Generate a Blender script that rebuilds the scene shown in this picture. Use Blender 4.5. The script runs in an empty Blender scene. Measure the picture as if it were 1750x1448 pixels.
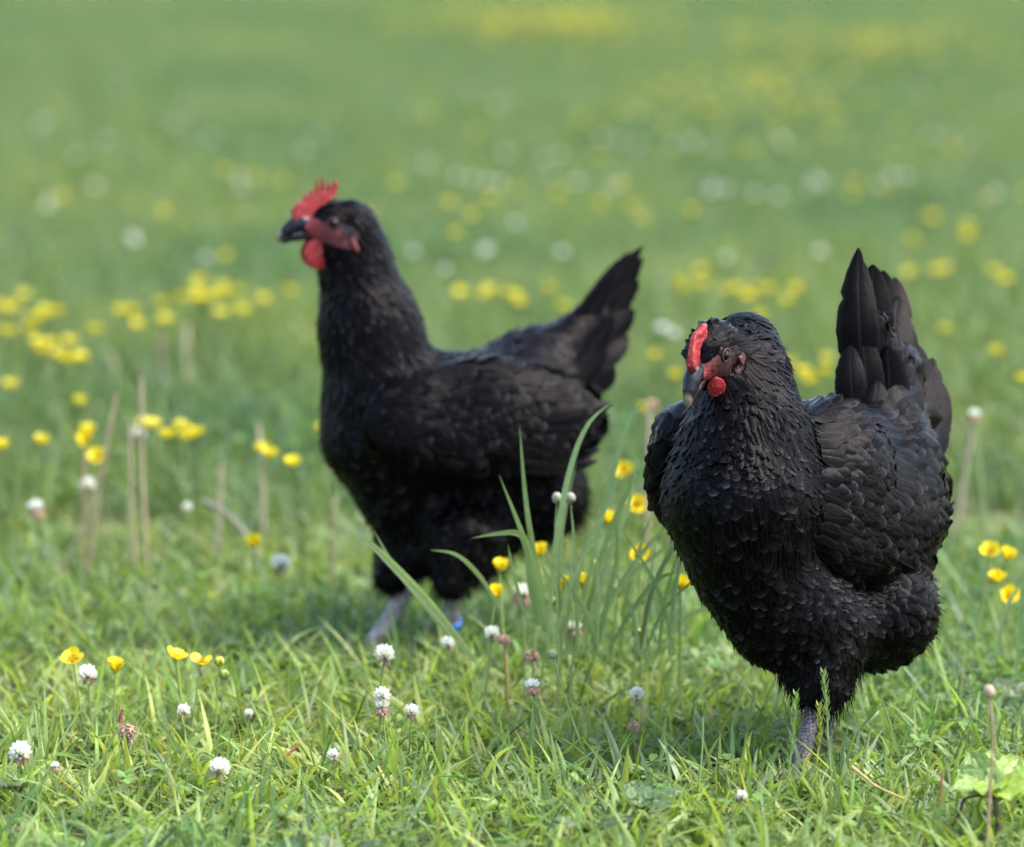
import bpy, math, numpy as np
from mathutils import Vector, Matrix, Euler
R = math.radians
sc = bpy.context.scene
COL = sc.collection
rng = np.random.default_rng(7)

# ------------------------------------------------------------------ camera, sky, sun, exposure
FW, FH, LENS = 1750.0, 1448.0, 135.0
F = FW * LENS / 36.0
CAM_H, PITCH = 0.77, R(8.0)
cam_d = bpy.data.cameras.new('camera'); cam = bpy.data.objects.new('camera', cam_d); COL.objects.link(cam)
cam.location = (0, 0, CAM_H); cam.rotation_euler = (R(90) - PITCH, 0, 0)
cam_d.lens = LENS; cam_d.sensor_width = 36; cam_d.clip_start = .05; cam_d.clip_end = 2000
cam_d.dof.use_dof = True; cam_d.dof.focus_distance = 3.26; cam_d.dof.aperture_fstop = 3.8
sc.camera = cam
w = bpy.data.worlds.new('World'); sc.world = w; w.use_nodes = True
nt = w.node_tree; bg = nt.nodes['Background']
sky = nt.nodes.new('ShaderNodeTexSky'); sky.sky_type = 'NISHITA'; sky.sun_disc = False
SUN_EL, SUN_AZ = R(58), R(98)      # azimuth clockwise from +Y: sun high on the right
sky.sun_elevation = SUN_EL; sky.sun_rotation = SUN_AZ
sky.air_density = 1.0; sky.dust_density = 3.0
nt.links.new(sky.outputs[0], bg.inputs[0]); bg.inputs[1].default_value = 0.12
sd = bpy.data.lights.new('sun', 'SUN'); so = bpy.data.objects.new('sun', sd); COL.objects.link(so)
sd.energy = 1.25; sd.angle = R(30); sd.color = (1, .95, .86)
sdir = Vector((math.sin(SUN_AZ) * math.cos(SUN_EL), math.cos(SUN_AZ) * math.cos(SUN_EL), math.sin(SUN_EL)))
so.rotation_euler = sdir.to_track_quat('Z', 'Y').to_euler()
so.location = (3, 3, 6)
vs = sc.view_settings; vs.view_transform = 'Standard'; vs.look = 'None'; vs.gamma = 1; vs.use_curve_mapping = False
vs.exposure = 2.45
sc.cycles.max_bounces = 8; sc.cycles.use_denoising = True

# ------------------------------------------------------------------ helpers
cp, sp = math.cos(PITCH), math.sin(PITCH)
CR, CU, CD = np.array([1., 0, 0]), np.array([0, sp, cp]), np.array([0, cp, -sp])
CAMP = np.array([0, 0, CAM_H])
def W(px, py, d):
    "point of the place that the survey photo shows at (px, py), d metres along the view axis"
    return CAMP + d * (CD + (px - FW / 2) / F * CR + (FH / 2 - py) / F * CU)
def depth_at(py, z=0.0):
    return (CAM_H - z) / (sp + (py - FH / 2) / F * cp)
def Wz(px, py, z=0.0):
    return W(px, py, depth_at(py, z))
def basis(v):
    v = np.asarray(v, float); r = v[0] * CR + v[1] * CU + v[2] * CD
    return r / np.linalg.norm(r)
def unit(a):
    a = np.asarray(a, float); return a / np.maximum(np.linalg.norm(a, axis=-1, keepdims=True), 1e-9)

def mesh_np(name, V, Fq, col=None, uv=None, smooth=True):
    V = np.ascontiguousarray(V, np.float32).reshape(-1, 3); Fq = np.asarray(Fq, np.int32)
    me = bpy.data.meshes.new(name); k = Fq.shape[1]; n = len(Fq)
    me.vertices.add(len(V)); me.vertices.foreach_set('co', V.ravel())
    me.loops.add(n * k); me.loops.foreach_set('vertex_index', Fq.ravel())
    me.polygons.add(n); me.polygons.foreach_set('loop_start', np.arange(0, n * k, k, dtype=np.int32))
    if smooth: me.polygons.foreach_set('use_smooth', np.ones(n, bool))
    if col is not None:
        c = np.ones((len(V), 4), np.float32); col = np.asarray(col, np.float32); c[:, :col.shape[1]] = col
        a = me.color_attributes.new('Col', 'FLOAT_COLOR', 'POINT'); a.data.foreach_set('color', c.ravel())
    if uv is not None:
        u = me.uv_layers.new(name='UVMap'); u.data.foreach_set('uv', np.asarray(uv, np.float32)[Fq.ravel()].ravel())
    me.update(calc_edges=True); me.validate(); return me

def join_np(parts):
    "parts: list of (V, F, col, uv), quads only"
    V, Fs, C, U, o = [], [], [], [], 0
    for v, f, c, u in parts:
        V.append(v); Fs.append(np.asarray(f) + o); C.append(c); U.append(u); o += len(v)
    return np.concatenate(V), np.concatenate(Fs), np.concatenate(C), np.concatenate(U)

def ribbons(C, S, K, col, tip_glint=None):  # tiprgb: pale tip fringe painting glints into the colour, and its share
    "C centre lines (N,m,3), S half width vectors, K lift of both edges, col (N,3): three vertices across"
    N, m, _ = C.shape
    V = np.stack([C - S + K, C, C + S + K], 2).reshape(-1, 3)
    i = np.arange(m - 1)[:, None] * 3 + np.arange(2)[None]
    q = np.stack([i, i + 1, i + 4, i + 3], -1).reshape(-1, 4)
    Fq = (np.arange(N)[:, None, None] * (m * 3) + q[None]).reshape(-1, 4)
    t = np.linspace(0, 1, m)
    uv = np.broadcast_to(np.stack(np.meshgrid(t, [-1, 0, 1], indexing='ij')[::-1], -1)[None], (N, m, 3, 2)).reshape(-1, 2)
    c = np.repeat(np.asarray(col), m * 3, 0)
    if tip_glint is not None:
        tt = np.tile(np.repeat(t, 3), N)[:, None] ** 5 * np.repeat(np.broadcast_to(tip_glint[1], (N,)), m * 3)[:, None]; c = c * (1 - tt) + np.asarray(tip_glint[0]) * tt
    return V, Fq, c, uv

def tube_np(P, r, n=8, col=(1, 1, 1)):
    P = np.asarray(P, float); m = len(P); r = np.broadcast_to(np.asarray(r, float), (m,))
    T = unit(np.gradient(P, axis=0)); a = np.array([0, 0, 1.]) if abs(T[0, 2]) < .9 else np.array([1., 0, 0])
    A = unit(np.cross(T, a)); B = np.cross(T, A)
    th = np.linspace(0, 2 * math.pi, n, endpoint=False)
    V = P[:, None] + r[:, None, None] * (np.cos(th)[None, :, None] * A[:, None] + np.sin(th)[None, :, None] * B[:, None])
    V = V.reshape(-1, 3); i = np.arange(m - 1)[:, None] * n; j = np.arange(n)[None]; k = (j + 1) % n
    q = np.stack([i + j, i + k, i + n + k, i + n + j], -1).reshape(-1, 4)
    uv = np.stack([np.tile(np.arange(n) / n, m), np.repeat(np.linspace(0, 1, m), n)], -1)
    return V, q, np.tile(np.asarray(col, float), (len(V), 1)), uv

def curve(pts, m):
    "Catmull-Rom through control points, m samples"
    P = np.asarray(pts, float); n = len(P)
    if n == 2: return P[0] + np.linspace(0, 1, m)[:, None] * (P[1] - P[0])
    Q = np.vstack([2 * P[0] - P[1], P, 2 * P[-1] - P[-2]]); t = np.linspace(0, n - 1 - 1e-6, m); i = t.astype(int); f = (t - i)[:, None]
    a, b, c, d = Q[i], Q[i + 1], Q[i + 2], Q[i + 3]
    return .5 * (2 * b + (c - a) * f + (2 * a - 5 * b + 4 * c - d) * f ** 2 + (3 * b - a - 3 * c + d) * f ** 3)

def surface_nets(f, lo, hi, h):
    lo = np.asarray(lo, float); n = np.ceil((np.asarray(hi) - lo) / h).astype(int) + 1
    g = np.stack(np.meshgrid(*[np.arange(k) for k in n], indexing='ij'), -1)
    D = f((lo + g.reshape(-1, 3) * h)).reshape(n); s = D < 0
    cn = n - 1; acc = np.zeros((*cn, 3)); cnt = np.zeros(cn)
    for ax in range(3):
        o = [k for k in range(3) if k != ax]
        for da in (0, 1):
            for db in (0, 1):
                s0 = [None] * 3; s1 = [None] * 3
                s0[ax] = slice(0, cn[ax]); s1[ax] = slice(1, n[ax])
                for k, dd in zip(o, (da, db)): s0[k] = s1[k] = slice(dd, dd + cn[k])
                d0, d1 = D[tuple(s0)], D[tuple(s1)]; x = (d0 < 0) != (d1 < 0)
                t = np.where(x, d0 / np.where(x, d0 - d1, 1), 0); off = np.zeros((*cn, 3))
                off[..., ax] = t; off[..., o[0]] = da; off[..., o[1]] = db
                acc += off * x[..., None]; cnt += x
    act = cnt > 0; idx = -np.ones(cn, int); idx[act] = np.arange(act.sum())
    cells = np.argwhere(act); V = lo + (cells + acc[act] / cnt[act][:, None]) * h
    Q = []
    for ax in range(3):
        b, c = (ax + 1) % 3, (ax + 2) % 3
        sl0 = [slice(1, cn[k]) for k in range(3)]; sl0[ax] = slice(0, cn[ax]); sl1 = list(sl0); sl1[ax] = slice(1, n[ax])
        a0, a1 = s[tuple(sl0)], s[tuple(sl1)]; e = np.argwhere(a0 != a1); flip = a0[a0 != a1]
        base = e.copy(); base[:, b] += 1; base[:, c] += 1
        def cell(db, dc):
            q = base.copy(); q[:, b] -= db; q[:, c] -= dc; return idx[q[:, 0], q[:, 1], q[:, 2]]
        q = np.stack([cell(1, 1), cell(0, 1), cell(0, 0), cell(1, 0)], -1)
        q[~flip] = q[~flip][:, ::-1]; Q.append(q)
    Q = np.concatenate(Q); Q = Q[(Q >= 0).all(1)]
    return V, Q

def cone_d(P, a, b, r1, r2):
    a, b = np.asarray(a), np.asarray(b); ba = b - a; L = max(ba @ ba, 1e-12)
    t = np.clip((P - a) @ ba / L, 0, 1); return np.linalg.norm(P - a - t[:, None] * ba, axis=1) - (r1 + (r2 - r1) * t)
def ell_d(P, c, M, rad):
    q = (P - c) @ np.asarray(M).T; rad = np.asarray(rad); k0 = np.linalg.norm(q / rad, axis=1); k1 = np.linalg.norm(q / rad ** 2, axis=1)
    return k0 * (k0 - 1) / np.maximum(k1, 1e-9)
def smin(a, b, k):
    h = np.maximum(k - np.abs(a - b), 0) / k; return np.minimum(a, b) - h * h * k * .25
def poly_d(P, poly):
    poly = np.asarray(poly, float); d = np.full(len(P), 1e9); ins = np.zeros(len(P), bool)
    for i in range(len(poly)):
        a, b = poly[i], poly[i - 1]; e = b - a; v = P - a; t = np.clip(v @ e / max(e @ e, 1e-9), 0, 1)
        d = np.minimum(d, np.linalg.norm(v - t[:, None] * e, axis=1))
        c = (a[1] > P[:, 1]) != (b[1] > P[:, 1]); xx = (b[0] - a[0]) * (P[:, 1] - a[1]) / ((b[1] - a[1]) if b[1] != a[1] else 1e-9) + a[0]
        ins ^= c & (P[:, 0] < xx)
    return np.where(ins, -d, d)
def wob(P, f, seed=0):
    "cheap smooth 3d noise"
    r = np.random.default_rng(seed); o = 0
    for k in range(4):
        v = unit(r.normal(size=3)) * f * (1 + .6 * k); o = o + np.sin(P @ v + r.uniform(0, 6)) / (1 + .6 * k)
    return o / 2.2

# ------------------------------------------------------------------ materials
def new_mat(name):
    m = bpy.data.materials.new(name); m.use_nodes = True; t = m.node_tree; return m, t, t.nodes['Principled BSDF'], t.nodes['Material Output']
def node(t, typ, **kw):
    n = t.nodes.new(typ)
    for k, v in kw.items(): setattr(n, k, v)
    return n
def mathn(t, op, a, b=None, c=None):
    n = node(t, 'ShaderNodeMath', operation=op)
    for i, x in enumerate((a, b, c)):
        if x is None: continue
        if isinstance(x, (int, float)): n.inputs[i].default_value = x
        else: t.links.new(x, n.inputs[i])
    return n.outputs[0]
def mixc(t, f, a, b, mode='MIX'):
    n = node(t, 'ShaderNodeMix', data_type='RGBA', blend_type=mode)
    for s, x in ((n.inputs[0], f), (n.inputs[6], a), (n.inputs[7], b)):
        if isinstance(x, (int, float)): s.default_value = x
        elif isinstance(x, tuple): s.default_value = (*x, 1)[:4]
        else: t.links.new(x, s)
    return n.outputs[2]
def noise(t, scale, detail=3, coord=None, rough=.5):
    n = node(t, 'ShaderNodeTexNoise'); n.inputs['Scale'].default_value = scale; n.inputs['Detail'].default_value = detail; n.inputs['Roughness'].default_value = rough
    if coord is not None: t.links.new(coord, n.inputs['Vector'])
    return n.outputs[0]
def ramp(t, x, a, b):
    n = node(t, 'ShaderNodeMapRange'); t.links.new(x, n.inputs[0]); n.inputs[1].default_value = a; n.inputs[2].default_value = b; return n.outputs[0]
def bump(t, p, h, s, d):
    b = node(t, 'ShaderNodeBump'); b.inputs['Strength'].default_value = s; b.inputs['Distance'].default_value = d; t.links.new(h, b.inputs['Height']); t.links.new(b.outputs[0], p.inputs['Normal'])
def colattr(t): return node(t, 'ShaderNodeVertexColor', layer_name='Col').outputs[0]
def leafy(name, rough=.45, trans=.48, spec=.35, tint=(1.2, 1.15, .6), field=False, vein=0.0):
    "thin green leaf: vertex colour, some light passes through"
    m, t, p, out = new_mat(name); c = colattr(t)
    pos = node(t, 'ShaderNodeNewGeometry').outputs['Position']
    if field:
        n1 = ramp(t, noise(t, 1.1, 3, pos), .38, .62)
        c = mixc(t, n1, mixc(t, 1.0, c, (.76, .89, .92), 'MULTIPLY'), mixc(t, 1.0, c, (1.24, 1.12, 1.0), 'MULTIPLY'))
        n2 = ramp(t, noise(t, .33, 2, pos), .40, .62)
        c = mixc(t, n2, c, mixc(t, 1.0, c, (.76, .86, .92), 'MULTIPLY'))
    n3 = noise(t, 160, 2, pos); c = mixc(t, ramp(t, n3, .3, .75), c, mixc(t, 1.0, c, (.8, .84, .8), 'MULTIPLY'))
    uvn = node(t, 'ShaderNodeUVMap', uv_map='UVMap'); sx = node(t, 'ShaderNodeSeparateXYZ'); t.links.new(uvn.outputs[0], sx.inputs[0])
    st = mathn(t, 'SINE', mathn(t, 'MULTIPLY', sx.outputs[0], 16.0))
    bump(t, p, st, .25, .0004)
    if vein: c = mixc(t, mathn(t, 'LESS_THAN', mathn(t, 'ABSOLUTE', sx.outputs[0]), .07), c, mixc(t, vein, c, (.45, .5, .25)))
    t.links.new(c, p.inputs['Base Color']); p.inputs['Roughness'].default_value = rough; p.inputs['Specular IOR Level'].default_value = spec
    tr = node(t, 'ShaderNodeBsdfTranslucent'); t.links.new(mixc(t, 1.0, c, tint, 'MULTIPLY'), tr.inputs[0])
    mx = node(t, 'ShaderNodeMixShader'); mx.inputs[0].default_value = trans
    t.links.new(p.outputs[0], mx.inputs[1]); t.links.new(tr.outputs[0], mx.inputs[2]); t.links.new(mx.outputs[0], out.inputs[0]); return m
def skin(name, rough=.5, bscale=700, bstr=.5, dist=.0006, sss=.0, spec=.4, mott=.25):
    m, t, p, out = new_mat(name); c = colattr(t); co = node(t, 'ShaderNodeNewGeometry').outputs['Position']
    n = noise(t, bscale, 3, co); c = mixc(t, mathn(t, 'MULTIPLY', ramp(t, noise(t, bscale * .4, 3, co), .35, .7), mott), c, mixc(t, 1.0, c, (.35, .3, .3), 'MULTIPLY'))
    t.links.new(c, p.inputs['Base Color']); p.inputs['Roughness'].default_value = rough; p.inputs['Specular IOR Level'].default_value = spec
    if sss: p.inputs['Subsurface Weight'].default_value = sss; p.inputs['Subsurface Radius'].default_value = (.006, .0015, .001); p.inputs['Subsurface Scale'].default_value = .6
    if sss > .2:
        c = mixc(t, mathn(t, 'MULTIPLY', ramp(t, noise(t, 520, 4, co), .52, .7), .45), c, (.50, .20, .18)); t.links.new(c, p.inputs['Base Color'])
    bump(t, p, n, bstr, dist); return m
def feather_mat(name):
    m, t, p, out = new_mat(name); c = colattr(t)
    uvn = node(t, 'ShaderNodeUVMap', uv_map='UVMap'); sx = node(t, 'ShaderNodeSeparateXYZ'); t.links.new(uvn.outputs[0], sx.inputs[0])
    u, v = sx.outputs[0], sx.outputs[1]; au = mathn(t, 'ABSOLUTE', u)
    pos = node(t, 'ShaderNodeNewGeometry').outputs['Position']
    nz = noise(t, 220, 3, pos)
    ph = mathn(t, 'ADD', mathn(t, 'MULTIPLY', v, 170.0), mathn(t, 'MULTIPLY', au, -45.0))
    ph = mathn(t, 'ADD', ph, mathn(t, 'MULTIPLY', nz, 9.0))
    barb = mathn(t, 'SINE', ph)
    rach = mathn(t, 'LESS_THAN', au, .06)
    c2 = mixc(t, mathn(t, 'MULTIPLY', rach, .3), c, (.016, .015, .016))
    edge = ramp(t, au, .72, 1.0); c2 = mixc(t, mathn(t, 'MULTIPLY', edge, .3), c2, (.018, .016, .018))
    t.links.new(c2, p.inputs['Base Color'])
    rg = mathn(t, 'MULTIPLY_ADD', nz, .28, .10); t.links.new(rg, p.inputs['Roughness'])
    p.inputs['Specular IOR Level'].default_value = .046
    p.inputs['Specular Tint'].default_value = (.96, .92, .97, 1)
    bump(t, p, barb, .2, .0005); return m
def plain(name, col, rough=.5, spec=.5, coat=0):
    m, t, p, out = new_mat(name); co = node(t, 'ShaderNodeNewGeometry').outputs['Position']
    t.links.new(mixc(t, ramp(t, noise(t, 300, 3, co), .3, .7), tuple(.8 * x for x in col), tuple(1.1 * x for x in col)), p.inputs['Base Color'])
    p.inputs['Roughness'].default_value = rough; p.inputs['Specular IOR Level'].default_value = spec; p.inputs['Coat Weight'].default_value = coat; return m
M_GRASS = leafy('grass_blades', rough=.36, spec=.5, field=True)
M_LEAF = leafy('broad_leaf', trans=.35, vein=.5)
M_STEM = leafy('green_stem', trans=.1)
M_DRY = leafy('dry_stalk', rough=.7, trans=.05, spec=.2, tint=(1, 1, 1))
M_PETAL = leafy('yellow_petal', rough=.3, trans=.35, spec=.5, tint=(1, .95, .3))
M_WHITE = leafy('clover_floret', rough=.6, trans=.4, spec=.2, tint=(1, 1, .95))
M_FEATHER = feather_mat('black_feathers')
M_DOWN = plain('black_down', (.003, .0024, .0023), .7, .05)
M_RED = skin('red_comb_skin', .52, 1000, .8, .0009, sss=.21, spec=.22)
M_FACE = skin('face_skin', .55, 1100, .8, .0009, sss=.1, mott=.6)
M_BEAK = skin('beak_horn', .25, 250, .1, .0003, spec=.2, mott=.2)
M_LEG = skin('leg_scales', .5, 420, .5, .0008, mott=.5)
def leg_detail(m):
    t = m.node_tree; p = t.nodes['Principled BSDF']; v = node(t, 'ShaderNodeTexVoronoi', feature='DISTANCE_TO_EDGE'); v.inputs['Scale'].default_value = 330; t.links.new(node(t, 'ShaderNodeNewGeometry').outputs['Position'], v.inputs['Vector'])
    e = ramp(t, v.outputs['Distance'], .0, .14); c = p.inputs['Base Color'].links[0].from_socket; t.links.new(mixc(t, e, mixc(t, 1.0, c, (.3, .28, .28), 'MULTIPLY'), c), p.inputs['Base Color']); bump(t, p, e, .8, .0012)
leg_detail(M_LEG)
M_EYE = plain('eye_dark', (.006, .003, .0025), .08, .25, 0)
M_BAND = plain('blue_plastic', (.02, .12, .5), .35)
def ground_mat():
    m, t, p, out = new_mat('meadow_soil'); co = node(t, 'ShaderNodeNewGeometry').outputs['Position']
    a = mixc(t, ramp(t, noise(t, 9, 6, co), .35, .7), (.045, .055, .020), (.085, .110, .032))
    a = mixc(t, ramp(t, noise(t, 60, 4, co), .5, .75), a, (.10, .075, .04))
    far = node(t, 'ShaderNodeSeparateXYZ'); t.links.new(co, far.inputs[0])
    b = mixc(t, ramp(t, noise(t, .5, 5, co), .35, .65), (.07, .12, .03), (.11, .16, .04))
    a = mixc(t, ramp(t, far.outputs[1], 12, 40), a, b)
    t.links.new(a, p.inputs['Base Color']); p.inputs['Roughness'].default_value = .9; p.inputs['Specular IOR Level'].default_value = .2
    bump(t, p, noise(t, 90, 5, co), .6, .01); return m
M_GROUND = ground_mat()

# ------------------------------------------------------------------ objects
def props(o, label=None, cat=None, group=None, kind=None):
    if label: o['label'] = label
    if cat: o['category'] = cat
    if group: o['group'] = group
    if kind: o['kind'] = kind
    return o
def empty(name, loc, label, cat, group=None):
    o = bpy.data.objects.new(name, None); COL.objects.link(o); o.location = loc; o.empty_display_size = .02
    return props(o, label, cat, group)
def obj(name, me, mat=None, parent=None, base=None):
    "mesh given in place coordinates; stored relative to its thing's base"
    if base is not None: me.transform(Matrix.Translation(-Vector(base)))
    if mat is not None and not me.materials: me.materials.append(mat)
    o = bpy.data.objects.new(name, me); COL.objects.link(o); o.parent = parent; return o

# ------------------------------------------------------------------ ground
xs = np.concatenate([[-900, -200, -60], np.linspace(-20, 20, 41), [60, 200, 900]]); ys = np.concatenate([[-900, -100, -20], np.linspace(-4, 50, 55), [80, 200, 1200]])
X, Y = np.meshgrid(xs, ys, indexing='ij'); Z = 0 * X
def gquads(a, b):
    i = np.arange(a - 1)[:, None] * b + np.arange(b - 1)[None]; return np.stack([i, i + b, i + b + 1, i + 1], -1).reshape(-1, 4)
g = obj('ground', mesh_np('ground', np.stack([X, Y, Z], -1), gquads(len(xs), len(ys))), M_GROUND)
props(g, 'flat meadow soil under the grass, running out to the horizon', kind='structure')

# ------------------------------------------------------------------ grass (stuff)
PAL = np.array([[.255, .300, .068], [.175, .240, .060], [.105, .165, .046], [.060, .100, .032], [.170, .225, .110], [.44, .37, .20], [.18, .11, .06]])
def blades(x, y, n_seg, lmin, lmax, wmin, wmax, r, pal=(.24, .30, .22, .08, .11, .035, .015), flat=1.0, tint=(1, 1, 1), fade=None):
    N = len(x); az = r.uniform(0, 2 * math.pi, N); L = lmin + (lmax - lmin) * r.beta(2, 2.6, N); Wd = r.uniform(wmin, wmax, N) * (.6 + .4 * L / lmax)
    th0 = r.uniform(.05, .85, N) * flat; ka = r.uniform(.1, 1.25, N) * flat
    ci = r.choice(len(pal), N, p=np.array(pal) / sum(pal)); dead = ci >= 5; th0[dead] = r.uniform(.9, 1.5, dead.sum()); Wd[dead] *= .6
    dirh = np.stack([np.cos(az), np.sin(az), 0 * az], -1); C = np.zeros((N, n_seg + 1, 3)); C[:, 0] = np.stack([x, y, np.zeros(N)], -1)
    T = np.zeros_like(C)
    for k in range(n_seg + 1):
        th = th0 + ka * k / n_seg; T[:, k] = dirh * np.sin(th)[:, None]; T[:, k, 2] = np.cos(th)
        if k: C[:, k] = C[:, k - 1] + T[:, k] * (L / n_seg)[:, None]
    C[:, :, 2] = np.maximum(C[:, :, 2], .004)
    side = np.stack([-np.sin(az), np.cos(az), 0 * az], -1)[:, None]; nrm = np.cross(side, T)
    tw = (r.normal(0, .5, N)[:, None] + r.normal(0, .6, N)[:, None] * np.linspace(0, 1, n_seg + 1)[None])[..., None]
    S = side * np.cos(tw) + nrm * np.sin(tw); nn = np.cross(S, T)
    t = np.linspace(0, 1, n_seg + 1); prof = np.minimum(1, .55 + t * 1.8) * (1 - t ** 2.6); prof[-1] = .02
    hw = (Wd[:, None] * .5 * prof[None])[..., None]
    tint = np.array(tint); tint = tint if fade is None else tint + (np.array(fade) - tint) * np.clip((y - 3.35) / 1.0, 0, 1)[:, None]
    col = PAL[ci] * tint * r.uniform(.75, 1.25, (N, 1)) * (1 + r.normal(0, .06, (N, 3)))
    return ribbons(C, S * hw, nn * hw * r.uniform(.1, .5, N)[:, None, None], np.clip(col, .005, .6))
def clovers(x, y, r, hmin, hmax, size):
    "three-leaflet clover leaves on thin petioles"
    N = len(x); az = r.uniform(0, 6.28, N); hh = r.uniform(hmin, hmax, N); out = []
    top = np.stack([x, y, hh], -1); tilt = r.normal(0, .25, (N, 2)); m = 4; t = np.linspace(0, 1, m)
    prof = np.array([.05, .75, 1.0, .45]); s = size * r.uniform(.7, 1.2, N)
    col = np.array([.15, .22, .055]) * r.uniform(.7, 1.5, (N, 1)) * np.array([1, 1, 1]) * (1 + r.normal(0, .08, (N, 3)))
    for k in range(3):
        a = az + k * 2.094 + r.normal(0, .12, N); d = np.stack([np.cos(a), np.sin(a), np.full(N, .18)], -1)
        d[:, 2] += tilt[:, 0] * np.cos(a) + tilt[:, 1] * np.sin(a); sd_ = np.stack([-np.sin(a), np.cos(a), 0 * a], -1)
        C = top[:, None] + d[:, None] * (t[None, :, None] * s[:, None, None]); S = sd_[:, None] * (prof[None, :, None] * s[:, None, None] * .48)
        K = np.zeros_like(C); K[..., 2] = (prof[None] * s[:, None] * .10); out.append(ribbons(C, S, K, np.clip(col, .01, .4)))
    st = np.stack([np.stack([x, y, 0 * x], -1), top], 1); S = np.zeros_like(st); S[..., 0] = .0006
    out.append(ribbons(st, S, S * 0, col * 1.1)); return join_np(out)
hr = np.random.default_rng(11)
HX, HY0, HY1 = .95, 2.55, 4.45
def clump(n, x0, x1, y0, y1, r, k=.5):
    "positions drawn partly round tussock centres so that the sward is uneven"
    nc = max(3, int((x1 - x0) * (y1 - y0) * 220)); cx, cy = r.uniform(x0, x1, nc), r.uniform(y0, y1, nc); m = int(n * k); i = r.integers(0, nc, m)
    return np.concatenate([cx[i] + r.normal(0, .014, m), r.uniform(x0, x1, n - m)]), np.concatenate([cy[i] + r.normal(0, .014, m), r.uniform(y0, y1, n - m)])
AREA = 2 * HX * (HY1 - HY0)
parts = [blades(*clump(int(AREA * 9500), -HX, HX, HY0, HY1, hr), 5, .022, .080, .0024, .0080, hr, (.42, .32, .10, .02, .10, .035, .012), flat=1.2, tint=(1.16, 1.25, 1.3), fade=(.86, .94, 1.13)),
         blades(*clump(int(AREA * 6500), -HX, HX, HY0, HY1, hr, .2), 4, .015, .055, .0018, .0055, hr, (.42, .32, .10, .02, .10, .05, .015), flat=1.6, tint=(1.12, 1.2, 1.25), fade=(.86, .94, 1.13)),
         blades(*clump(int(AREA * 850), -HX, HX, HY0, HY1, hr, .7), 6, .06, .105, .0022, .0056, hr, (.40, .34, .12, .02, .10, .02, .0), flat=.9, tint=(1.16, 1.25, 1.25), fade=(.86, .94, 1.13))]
for fx, fy, sp_, n_ in ((1352, 1362, .045, 130), (1372, 1378, .05, 110), (612, 1150, .05, 260), (764, 1140, .05, 200)):
    c_ = Wz(fx, fy); parts.append(blades(c_[0] + hr.normal(0, sp_, n_), c_[1] - .012 + hr.normal(0, sp_ * .7, n_), 5, .025, .055, .0024, .0065, hr, flat=.9))
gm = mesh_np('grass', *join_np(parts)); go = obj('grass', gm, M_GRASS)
props(go, 'short mixed green grass around the hens, sharp in front', kind='stuff')
cm = mesh_np('clover_leaves', *clovers(*clump(int(AREA * 900), -HX, HX, HY0, HY1, hr, .85), hr, .012, .04, .0085)); co_ = obj('clover_leaves', cm, M_GRASS)
props(co_, 'low round clover leaves scattered through the front grass', kind='stuff')

# farther grass: sward patches scattered with geometry nodes
pc = bpy.data.collections.new('sward_patches')
for k in range(6):
    r2 = np.random.default_rng(40 + k); n = 1150; S2 = .17
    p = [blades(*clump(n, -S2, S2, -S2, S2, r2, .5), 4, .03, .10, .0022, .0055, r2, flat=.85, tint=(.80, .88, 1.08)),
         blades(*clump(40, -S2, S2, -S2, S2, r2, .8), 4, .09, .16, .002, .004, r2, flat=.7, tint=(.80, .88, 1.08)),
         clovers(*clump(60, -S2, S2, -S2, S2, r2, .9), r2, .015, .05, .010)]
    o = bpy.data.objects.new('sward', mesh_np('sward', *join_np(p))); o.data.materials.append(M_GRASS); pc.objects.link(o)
def scatter_group():
    ng = bpy.data.node_groups.new('scatter_sward', 'GeometryNodeTree')
    ng.interface.new_socket('Geometry', in_out='INPUT', socket_type='NodeSocketGeometry'); ng.interface.new_socket('Geometry', in_out='OUTPUT', socket_type='NodeSocketGeometry')
    a, b = ng.nodes.new('NodeGroupInput'), ng.nodes.new('NodeGroupOutput')
    ci = ng.nodes.new('GeometryNodeCollectionInfo'); ci.inputs[0].default_value = pc; ci.inputs['Separate Children'].default_value = True; ci.inputs['Reset Children'].default_value = True
    ip = ng.nodes.new('GeometryNodeInstanceOnPoints'); ip.inputs['Pick Instance'].default_value = True
    def at(name, typ):
        n = ng.nodes.new('GeometryNodeInputNamedAttribute'); n.data_type = typ; n.inputs['Name'].default_value = name; return n.outputs[0]
    L = ng.links.new
    L(a.outputs[0], ip.inputs['Points']); L(ci.outputs[0], ip.inputs['Instance']); L(at('pick', 'INT'), ip.inputs['Instance Index'])
    L(at('rot', 'FLOAT_VECTOR'), ip.inputs['Rotation']); L(at('scl', 'FLOAT_VECTOR'), ip.inputs['Scale']); L(ip.outputs[0], b.inputs[0]); return ng
pts = []; y = .6; r3 = np.random.default_rng(5)
while y < 46:
    st = .26 if y < 16 else .30; hw = .15 * y + 1.4
    for x in np.arange(-hw, hw, st):
        xx, yy = x + r3.uniform(-.1, .1), y + r3.uniform(-.1, .1)
        if abs(xx) < HX + .06 and HY0 - .06 < yy < HY1 + .06: continue
        pts.append((xx, yy, 0))
    y += st
pts = np.array(pts); pm = bpy.data.meshes.new('grass'); pm.vertices.add(len(pts)); pm.vertices.foreach_set('co', pts.astype(np.float32).ravel())
NP_ = len(pts); a = pm.attributes.new('pick', 'INT', 'POINT'); a.data.foreach_set('value', r3.integers(0, 6, NP_).astype(np.int32))
rv = np.zeros((NP_, 3), np.float32); rv[:, 2] = r3.uniform(0, 6.28, NP_); a = pm.attributes.new('rot', 'FLOAT_VECTOR', 'POINT'); a.data.foreach_set('vector', rv.ravel())
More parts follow.
